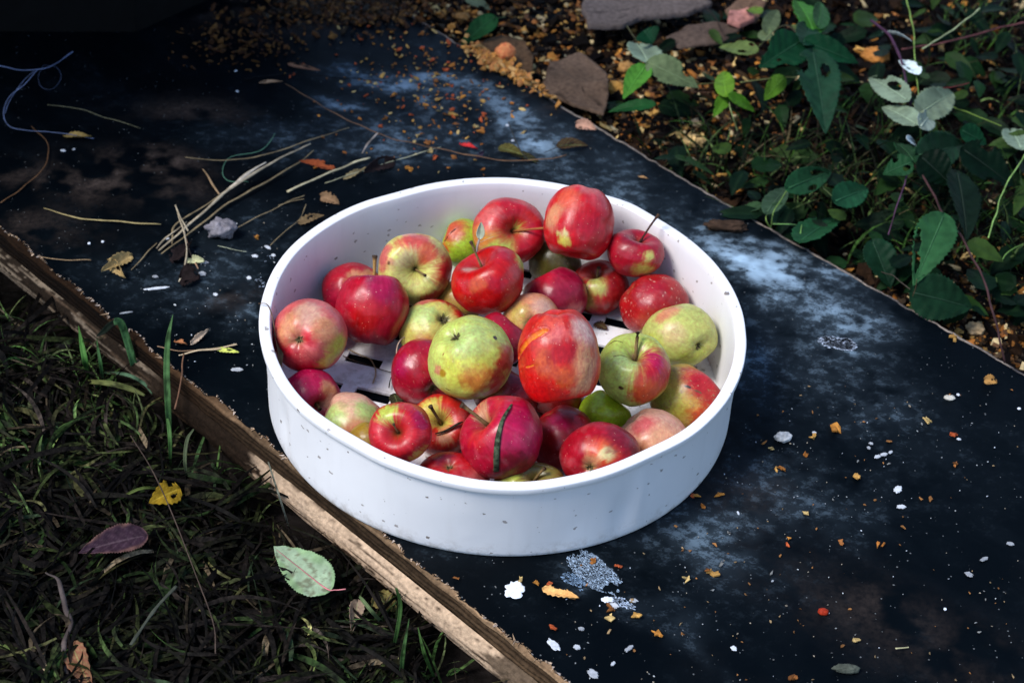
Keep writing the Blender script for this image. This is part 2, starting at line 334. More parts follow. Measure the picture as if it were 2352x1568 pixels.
def make_film():
    st = .0025
    s = np.arange(S0, S1, st); nt = 270
    t0 = edge_jag(s); q = np.stack([s, 0 * s + 3, 0 * s], -1)
    t1 = far_t(s) + (fbm(q, 120, 3, 31) - .5) * .004
    v = np.linspace(0, 1, nt)
    T = t0[:, None] * (1 - v) + t1[:, None] * v
    XY = A0 + s[:, None, None] * E1 + T[..., None] * N1
    p = np.concatenate([XY, np.zeros(XY.shape[:2] + (1,))], -1).reshape(-1, 3)
    w1 = fbm(p, 28, 5, 41); w2 = fbm(p, 90, 4, 42)
    warp = p + (np.stack([fbm(p, 22, 4, 51), fbm(p, 22, 4, 52), 0 * w1], -1) - .5) * .05
    d = patches(warp, PATCH) ** 1.25 * sstep(.25, .66, w1 * .55 + w2 * .45) * 1.0
    streak = fbm(np.stack([(p[:, :2] - A0) @ E1 * .25, (p[:, :2] - A0) @ N1, p[:, 2]], -1), 60, 4, 47)
    d += .007 * sstep(.45, .75, w1) + .009 * sstep(.5, .8, streak)
    g = patches(warp, MUDP) * sstep(.38, .60, fbm(p, 38, 5, 44)) * 1.3 + .012 * sstep(.55, .75, fbm(p, 11, 4, 45))
    p[:, 2] = (fbm(p, 6, 3, 46) - .5) * .0012
    c = np.stack([np.clip(d, 0, 1.5), np.clip(g, 0, 1), 0 * d], -1)
    mesh_obj('film_face', loc(p), grid_faces(len(s), nt), M_FILM, board, cols=c)
make_film()

def make_near_edge():
    s = np.arange(S0, S1, .0022); q = np.stack([s, 0 * s, 0 * s], -1)
    j = edge_jag(s)
    def strip(name, prof, colf, wob, seed):
        # prof: (z, outward) list down the face
        pr = np.array(prof); n = len(pr)
        Z = np.tile(pr[:, 0], (len(s), 1)); O = np.tile(pr[:, 1], (len(s), 1))
        P3 = np.stack([np.repeat(s[:, None], n, 1), Z * 6, 0 * Z], -1)
        O = O + (fbm(P3, 45, 4, seed) - .5) * wob * (np.arange(n) > 0)
        return P3, Z, O
    def emit(name, P3, Z, O, col):
        T = -O
        XY = A0 + P3[..., 0][..., None] * E1 + T[..., None] * N1
        p = np.concatenate([XY, Z[..., None]], -1).reshape(-1, 3)
        f = grid_faces(*Z.shape)[:, ::-1]
        mesh_obj(name, loc(p), f, M_WOOD, board, cols=col.reshape(-1, 3))
    # 1 torn fibres under the broken film + veneer layers
    prof = [(-.0004, 0), (-.0008, .001), (-.0018, .002), (-.0032, .0033), (-.0042, .0030), (-.0050, .0012), (-.0058, .0008), (-.0064, .0028), (-.0082, .0036), (-.0088, .0022), (-.0094, .0014),
            (-.0100, .0036), (-.0122, .0044), (-.0128, .0024), (-.0136, .0018), (-.0142, .0044), (-.0162, .0050), (-.0170, .0026), (-.0180, .0024)]
    P3, Z, O = strip('veneer_layers', prof, None, .0035, 61)
    O[:, 0] = -j - .0015; O[:, 1] = np.maximum(O[:, 1], -j + .0005) ; O[:, 2] = np.maximum(O[:, 2], O[:, 1] + .0004)
    n = len(prof); kk = fbm(P3 * [.22, 4, 1], 45, 4, 62)[..., None]; fine = fbm(P3 * [.5, 6, 1], 110, 3, 63)[..., None]
    light = np.array([.36, .23, .13]); midc = np.array([.062, .032, .015]); darkc = np.array([.010, .007, .005])
    c = np.zeros(Z.shape + (3,))
    for i in range(n):
        dz = prof[i][1]; groove = i in (5, 6, 9, 10, 13, 14, 17, 18)
        base = light * .9 if i <= 3 else (darkc if groove else midc)
        alt = midc if i <= 3 else (darkc if groove else light * .55)
        c[:, i] = base * (1 - kk[:, i] * .9) + alt * kk[:, i] * .7
    c *= (.25 + 1.5 * fine); c[:, 4:] *= .50
    c = c * (1 - .45 * sstep(.62, .45, s[:, None, None]))
    # left stretch is rotted brown with its shade painted in, right stretch muddier
    sl = s[:, None, None]; rot_shade = sstep(.34, .16, sl); c = c * (1 - .90 * rot_shade) * (1 + rot_shade * np.array([.25, -.05, -.25]))
    emit('veneer_layers', P3, Z, O, c)
    # 2 pale painted lower band
    zz = np.linspace(-.0182, -.046, 20); ang = np.linspace(0, math.pi, 20)
    prof = [(z, .004 + .0065 * math.sin(a) ** .7) for z, a in zip(zz, ang)]
    P3, Z, O = strip('painted_edge', prof, None, .0028, 71)
    k = fbm(P3 * [.35, 1.3, 1], 40, 5, 72)[..., None]; k2 = fbm(P3 * [.8, 2.2, 1], 110, 4, 73)[..., None]
    cream = np.array([.50, .35, .23]); brown = np.array([.040, .024, .014]); mudc = np.array([.11, .075, .048])
    endS = to_board(P(1117, 1462))[0]
    flake = sstep(.60, .64, k * .6 + k2 * .4)
    leftp = sstep(.42, .22, sl)
    thr = .572 - .10 * leftp
    flake = np.clip((k * .6 + k2 * .4 - thr) / .03, 0, 1)
    c = cream * (.45 + 1.0 * k2) * (1 - flake) + brown * flake
    c = c * (1 - .76 * leftp)  # dimmer light on the left stretch, painted into the band
    crack = (np.abs(vn(P3 * [.12, 1.6, 1], 36, 74) - .5) < .022)[..., None] * sstep(.3, .5, k)
    c = c * (1 - crack) + brown * crack
    e = sstep(endS - .004, endS + .006, sl + (vn(P3, 60, 75)[..., None] - .5) * .03)
    c = c * (1 - e) + mudc * (.5 + 1.0 * k2) * e
    a1 = to_board(P(300, 768))[0]; a2 = to_board(P(380, 828))[0]; a3 = to_board(P(585, 985))[0]; a4 = to_board(P(612, 1005))[0]; jw = (vn(P3, 50, 76)[..., None] - .5) * .03
    dk = sstep(a1, a2, sl + jw) * (1 - sstep(a3, a4, sl + jw * .4)); c = c * (1 - dk) + np.array([.012, .007, .004]) * (.4 + 1.4 * k2) * dk  # near-black stretch: shadow beneath the veneers, put into the colour
    c = np.where(sl < a2, c * np.array([.95, 1.02, 1.08]) * 1.5, c)
    v = np.linspace(0, 1, 20)[None, :, None]; low = sstep(.78, .98, v + (k - .5) * .5)
    c = c * (1 - low) + brown * 1.3 * low
    O = O - flake[..., 0] * .0006
    emit('painted_edge', P3, Z, O, c)
    # splinters standing off the broken arris
    V = []; F = []; Cc = []
    for i in range(650):
        a = random.uniform(-.15, 1.1); base = board_xy(np.array(a), np.array(float(np.interp(a, s, j)) + .001))
        L = random.uniform(.001, .0045) * (.3 + 2.2 * float(vn(np.array([[a, 0, 0]]), 35, 5)[0]) ** 2) * (2.2 if random.random() < .06 else 1); th = random.gauss(0, .8)
        d = -N1 * math.cos(th) + E1 * math.sin(th); sd_ = np.array([-d[1], d[0]]) * random.uniform(.0003, .0012)
        z = .0002; b = len(V)
        tz = random.uniform(-.0015, .0025)
        V += [(*(base + sd_), z), (*(base - sd_), z), (*(base + d * L), z + tz), (*base, z - .002)]
        F += [(0 + b, 1 + b, 2 + b), (1 + b, 3 + b, 2 + b), (3 + b, 0 + b, 2 + b)]
        cc = np.array(random.choice([(.52, .38, .27), (.38, .25, .15), (.60, .48, .40), (.2, .12, .07)])) * random.uniform(.5, 1.1)
        Cc += [cc] * 4
    mesh_obj('edge_splinters', loc(V), F, M_WOOD, board, cols=np.array(Cc), smooth=False)['kind'] = 'stuff'
make_near_edge()

def make_far_edge():
    s = np.arange(S0, S1, .0025); q = np.stack([s, 0 * s + 3, 0 * s], -1)
    t = far_t(s) + (fbm(q, 120, 3, 31) - .5) * .004
    prof = [(.0003, -.0016), (.0006, .0004), (-.001, .0012), (-.006, .001), (-.018, 0), (-.04, 0)]
    Z = np.tile([a for a, b in prof], (len(s), 1)); O = np.tile([b for a, b in prof], (len(s), 1))
    O = O + (vn(np.stack([np.repeat(s[:, None], 6, 1), Z * 50, 0 * Z], -1), 200, 81) - .5) * .0016
    XY = A0 + s[:, None, None] * E1 + (t[:, None] + O)[..., None] * N1
    p = np.concatenate([XY, Z[..., None]], -1).reshape(-1, 3)
    k = vn(np.stack([np.repeat(s[:, None], 6, 1), Z * 10, 0 * Z], -1), 70, 82)[..., None]
    c = np.array([.30, .24, .19]) * k + np.array([.03, .03, .035]) * (1 - k)
    mesh_obj('chipped_edge', loc(p), grid_faces(len(s), 6), M_WOOD, board, cols=c.reshape(-1, 3))
make_far_edge()

# --- paint: flat irregular splats, each a part; the dust-fine specks are one part
def blob(cx, cy, a, b, th, z=.0005, n=26, rough=.25, seed=0, thick=.0006):
    V = [(cx, cy, z + thick)]; t = R(th)
    ph = [random.uniform(0, 6.3) for _ in range(4)]
    for i in range(n):
        q = 2 * math.pi * i / n
        k = 1 + rough * (math.sin(2 * q + ph[0]) * .4 + math.sin(5 * q + ph[1]) * .35 + math.sin(9 * q + ph[2]) * .35 + random.uniform(-.4, .4))
        x, y = a * k * math.cos(q), b * k * math.sin(q)
        V.append((cx + x * math.cos(t) - y * math.sin(t), cy + x * math.sin(t) + y * math.cos(t), z))
    V += [((v[0] - cx) * .85 + cx, (v[1] - cy) * .85 + cy, z + thick) for v in V[1:n + 1]]
    F = [(1 + i, 1 + (i + 1) % n, n + 1 + (i + 1) % n, n + 1 + i) for i in range(n)] + [(0, n + 1 + i, n + 1 + (i + 1) % n) for i in range(n)]
    return V, F
WHITE = (.72, .75, .80)
SPL = [(1182, 1355, 23, 17, 0, 1.0), (1395, 1378, 12, 7, 0, .95), (1410, 1392, 10, 6, -40, .7), (1455, 1380, 9, 4, -10, .5), (1272, 1482, 20, 6, -48, .75), (1325, 1487, 7, 5, 0, .6), (1395, 1548, 0, 0, 0, 0),
       (360, 664, 30, 3.5, 14, .8), (300, 672, 0, 0, 0, 0), (290, 720, 16, 2, 18, .4), (205, 561, 4, 3, 0, 1), (236, 557, 3.5, 3, 0, 1), (586, 590, 9, 4, 0, .8), (615, 570, 10, 3.5, -30, .7), (495, 678, 6, 4, -20, .8),
       (572, 640, 7, 4, -20, .8), (572, 585, 0, 0, 0, 0), (628, 588, 6, 4, -40, .7), (465, 630, 10, 6, 0, .45), (357, 637, 7, 4, 0, .35), (145, 348, 7, 4, 0, .7), (170, 345, 4, 3, 0, .5), (1165, 290, 5, 3.5, 0, .8),
       (1178, 325, 5, 3, 0, .8), (1265, 440, 0, 0, 0, 0), (960, 441, 6, 4, 0, .75), (545, 212, 4, 3, 0, .8), (542, 165, 4, 3, 0, .8), (2062, 1125, 12, 7, 60, .75), (2070, 1165, 10, 5, 0, .65), (2030, 1045, 9, 4, 30, .6),
       (2015, 1050, 8, 4, 40, .65), (2045, 1040, 6, 3, 40, .55), (2000, 1020, 5, 3, 0, .5), (1870, 995, 5, 3, 0, .6), (2170, 1400, 3, 3, 0, 1.), (2260, 1285, 10, 4, 30, .35), (2225, 1320, 9, 5, -20, .35), (2320, 1250, 9, 4, 0, .35),
       (1445, 1490, 11, 4, 50, .4), (1408, 1525, 6, 3, 60, .6), (1685, 1490, 6, 5, 0, .85), (1832, 1580, 8, 3, 10, .5), (1362, 1548, 14, 7, -40, .5), (1335, 1445, 6, 4, 0, .4), (1995, 1030, 4, 4, 0, .4), (2155, 1410, 0, 0, 0, 0),
       (2200, 908, 4, 3, 0, .85), (2340, 940, 4, 3, 0, .9), (2202, 1010, 5, 3, 0, .7), (545, 850, 14, 5, 0, .5), (470, 605, 10, 4, 0, .4), (385, 550, 5, 3, 0, .6)]
for x, y, a, b, th, k in SPL:
    if a == 0: continue
    c = P(x, y); V, F = blob(c[0], c[1], a / 2940, b / 2200, th, z=.0008)
    mesh_obj('paint_splat', loc(V), F, M_PAINT, board, cols=np.tile(np.array(WHITE) * k, (len(V), 1)), smooth=False)
def scuff(name, cx, cy, a, b, th, n, col, rag=.6, seed=0):
    rs_ = random.Random(seed); V = []; F = []; Cc = []; t = R(th); c0 = P(cx, cy)
    for i in range(n):
        u = rs_.uniform(-1, 1); v = rs_.uniform(-1, 1)
        x = c0[0] + (a * u * math.cos(t) - b * v * math.sin(t)); y = c0[1] + (a * u * math.sin(t) + b * v * math.cos(t))
        if u * u + v * v > .55 + .9 * float(fbm(np.array([[x, y, 0]]), 60, 3, seed + 9)[0]): continue
        if float(fbm(np.array([[x, y, 0]]), 110, 4, seed)[0]) + rs_.gauss(0, .05) < rag * .5 + .20 * max(abs(u), abs(v)) ** 3: continue
        r_ = rs_.uniform(.0003, .0009); q_ = len(V)
        V_, F_ = blob(x, y, r_ * rs_.uniform(1, 2.2), r_ * .6, math.degrees(t) + rs_.gauss(0, 14), z=.0008, n=7, thick=.0002)
        V += V_; F += [tuple(g + q_ for g in f) for f in F_]; Cc += [np.array(col) * rs_.uniform(.15, 1.05)] * len(V_)
    mesh_obj(name, loc(V), F, M_PAINT, board, cols=np.array(Cc), smooth=False)
random.seed(99)
scuff('paint_scuff', 1365, 1315, .026, .013, -46, 1900, (.40, .52, .66), .82, 1)
scuff('paint_scuff', 1318, 1335, .012, .006, -40, 300, (.25, .38, .55), .80, 2)
scuff('paint_scuff', 1924, 790, .016, .0085, -8, 2600, (.62, .72, .88), .70, 3)
scuff('paint_scuff', 1430, 1385, .010, .004, -30, 160, (.5, .6, .75), .8, 4)
scuff('paint_scuff', 625, 650, .018, .010, 10, 160, (.35, .42, .52), .9, 5)
scuff('paint_scuff', 590, 600, .016, .010, 10, 110, (.35, .42, .52), .95, 6)
scuff('paint_scuff', 632, 840, .004, .012, 0, 120, (.35, .42, .52), .9, 7)
def specks(n, boxes, size):
    V = []; F = []; Cc = []
    for i in range(n):
        x0, y0, x1, y1 = random.choice(boxes); c = P(random.uniform(x0, x1), random.uniform(y0, y1))
        s_, t_ = to_board(c)
        if t_ < .012 or t_ > far_t(s_) - .01: continue
        r_ = size * random.uniform(.4, 1) * (2.2 if random.random() < .07 else 1); b = len(V)
        v, f = blob(c[0], c[1], r_ * random.uniform(1, 2), r_, random.uniform(0, 180), z=.0009, n=7, thick=.0003)
        V += v; F += [tuple(q + b for q in g) for g in f]
        Cc += [np.array(random.choice([(.45, .47, .47), (.30, .31, .30), (.62, .66, .72), (.36, .30, .22)])) * random.uniform(.3, 1)] * len(v)
    return V, F, Cc
V, F, Cc = specks(240, [(1650, 1000, 2352, 1568), (1300, 1250, 2352, 1568), (1700, 900, 2352, 1200), (950, 1270, 1700, 1568), (400, 500, 640, 850), (1000, 100, 1500, 400), (1650, 1000, 2000, 1250)], .00055)
mesh_obj('paint_specks', loc(V), F, M_PAINT, board, cols=np.array(Cc), smooth=False)['kind'] = 'stuff'

# ---------------------------------------------------------------- sieve
HS = .077; RO = .190
sieve = empty('garden_sieve', (0, 0, 0))
tag(sieve, 'round white plastic garden sieve full of windfall apples, mud-specked outside, slotted floor', 'sieve')
def sieve_wall():
    # profile from inside floor, up the wall, over the rim, down the outside
    pr = [(.1775, .004), (.1786, .012), (.1792, .03), (.1797, .05), (.1806, .070), (.1813, .0758), (.1815, .0764), (.1819, .0768), (.1826, .0769), (.1888, .0770), (.1895, .0769), (.1899, .0765),
          (.1901, .0758), (.1900, .0722), (.1898, .0717), (.1893, .0715), (.1868, .0713), (.1865, .0709), (.1864, .066), (.1862, .055), (.1860, .04), (.1857, .025), (.1860, .010), (.1859, .004), (.1856, .0012), (.1848, .0004), (.1805, .0002), (.176, .0008)]
    n = 360; A = np.linspace(0, 2 * np.pi, n, endpoint=False)
    pr = np.array(pr); Rr = pr[:, 0][None] * np.ones((n, 1)); Z = pr[:, 1][None] * np.ones((n, 1))
    ang = A[:, None] * np.ones((1, len(pr)))
    q = np.stack([np.cos(ang) * 3, np.sin(ang) * 3, Z * 12], -1)
    Rr = Rr + (fbm(q, 1.2, 3, 91) - .5) * .0022 * (Z > .002) 
    for a0, sg_, dr in ((-1.52, .26, .0036), (-2.22, .20, -.0020), (-.92, .16, -.0018), (2.10, .18, -.0035), (1.02, .10, .0025), (2.76, .2, .0015)):
        da = (ang - a0 + np.pi) % (2 * np.pi) - np.pi; Rr = Rr + dr * np.exp(-(da / sg_) ** 2) * sstep(0, .07, Z)
    Z = Z + (vn(q, .8, 92) - .5) * .0012 * (Z > .05)
    # a crease in the wall on the right front, a dent on the left
    for a0, z0, sa, sz, dp in ((-1.02, .030, .05, .016, -.0035), (-.95, .040, .03, .02, .002), (-2.62, .035, .045, .014, -.0028), (-2.55, .028, .02, .01, .0016)):
        Rr = Rr + dp * np.exp(-((ang - 2 * np.pi * np.round((ang - a0) / 2 / np.pi) - a0) / sa) ** 2 - ((Z - z0) / sz) ** 2) * (Z < .069)
    p = np.stack([Rr * np.cos(ang), Rr * np.sin(ang), Z], -1).reshape(-1, 3)
    mesh_obj('rim_wall', p, grid_faces(n, len(pr), wrap=True)[:, ::-1], M_SIEVE, sieve)
sieve_wall()
def sieve_floor():
    st = .003; n = 61; V = {}; verts = []; F = []
    th = R(-14); e = np.array([math.cos(th), math.sin(th)]); f_ = np.array([-e[1], e[0]])
    def vid(i, j):
        if (i, j) not in V:
            p = e * i * st + f_ * j * st; r_ = np.hypot(*p)
            if r_ > .178: p = p / r_ * .178
            V[(i, j)] = len(verts); verts.append((*p, .004))
        return V[(i, j)]
    oi, oj = 1, 4
    for i in range(-n, n):
        for j in range(-n, n):
            c = e * (i + .5) * st + f_ * (j + .5) * st; r_ = np.hypot(*c)
            if r_ > .179: continue
            row = (j + oj) // 13; jj = (j + oj) % 13; ii = (i + oi + (7 if row % 2 else 0)) % 14
            if jj < 4 and ii < 10 and r_ < .165: continue
            F.append((vid(i, j), vid(i + 1, j), vid(i + 1, j + 1), vid(i, j + 1)))
    o = mesh_obj('slotted_floor', verts, F, M_SIEVE, sieve, smooth=False)
    md = o.modifiers.new('thickness', 'SOLIDIFY'); md.thickness = .0022; md.offset = -1
sieve_floor()

# ---------------------------------------------------------------- apples
APOS = {
1:(-0.1500,-0.0163,0.0589,0.0288),2:(-0.1458,-0.0508,0.0236,0.0217),3:(-0.1118,-0.0832,0.0263,0.0246),4:(-0.0702,-0.1293,0.0661,0.0233),5:(-0.0435,-0.0736,0.0252,0.0234),
6:(-0.0309,-0.1390,0.0257,0.0239),7:(0.0033,-0.1173,0.0581,0.0299),8:(0.0292,-0.1417,0.0235,0.0216),9:(0.0522,-0.0798,0.0257,0.0239),10:(0.0778,-0.1202,0.0437,0.0292),
11:(0.1190,-0.0818,0.0280,0.0263),12:(0.1478,-0.0299,0.0290,0.0274),13:(0.0834,-0.0466,0.0223,0.0203),14:(0.1030,-0.0393,0.0637,0.0279),15:(0.1430,0.0332,0.0406,0.0289),
16:(0.0431,-0.0812,0.1078,0.0325),17:(-0.0238,-0.0427,0.0687,0.0324),18:(-0.0614,-0.0164,0.0266,0.0241),19:(0.0048,-0.0379,0.0243,0.0224),20:(-0.0565,0.0325,0.0285,0.0268),
21:(-0.0157,0.0603,0.0640,0.0287),22:(0.0215,0.0429,0.0367,0.0225),23:(-0.0019,0.0084,0.0448,0.0215),24:(0.0407,0.0857,0.0292,0.0268),25:(0.0800,0.1148,0.0258,0.0241),
26:(0.1244,0.0830,0.0292,0.0275),27:(0.1061,0.1129,0.0620,0.0222),28:(0.0572,0.1237,0.0812,0.0301),29:(-0.0004,0.1415,0.0548,0.0300),30:(-0.0395,0.1542,0.0291,0.0203),
31:(-0.0766,0.0916,0.0475,0.0297),32:(-0.1270,0.0801,0.0274,0.0257),33:(-0.1069,0.0354,0.0458,0.0285),34:(-0.1464,0.0428,0.0205,0.0184),35:(0.0404,0.1412,0.0242,0.0223),
38:(0.044,-0.026,0.0245,0.0225),36:(-0.0390,0.0849,0.0207,0.0186),37:(-0.0936,-0.1151,0.0398,0.0160)}
YG = (.60, .62, .15); GR = (.50, .62, .05); PG = (.58, .66, .26); YE = (.76, .64, .17); PY = (.80, .70, .38)
RD = (.60, .012, .050); DR = (.34, .008, .040); MG = (.54, .014, .115); OR = (.68, .13, .035); PK = (.72, .19, .18); PE = (.74, .36, .20); SA = (.78, .48, .36)
BW = (.80, .48, .42); BR = (.10, .055, .02); OL = (.30, .26, .08); SC = (.70, .035, .06); FL = (.85, .30, .04)
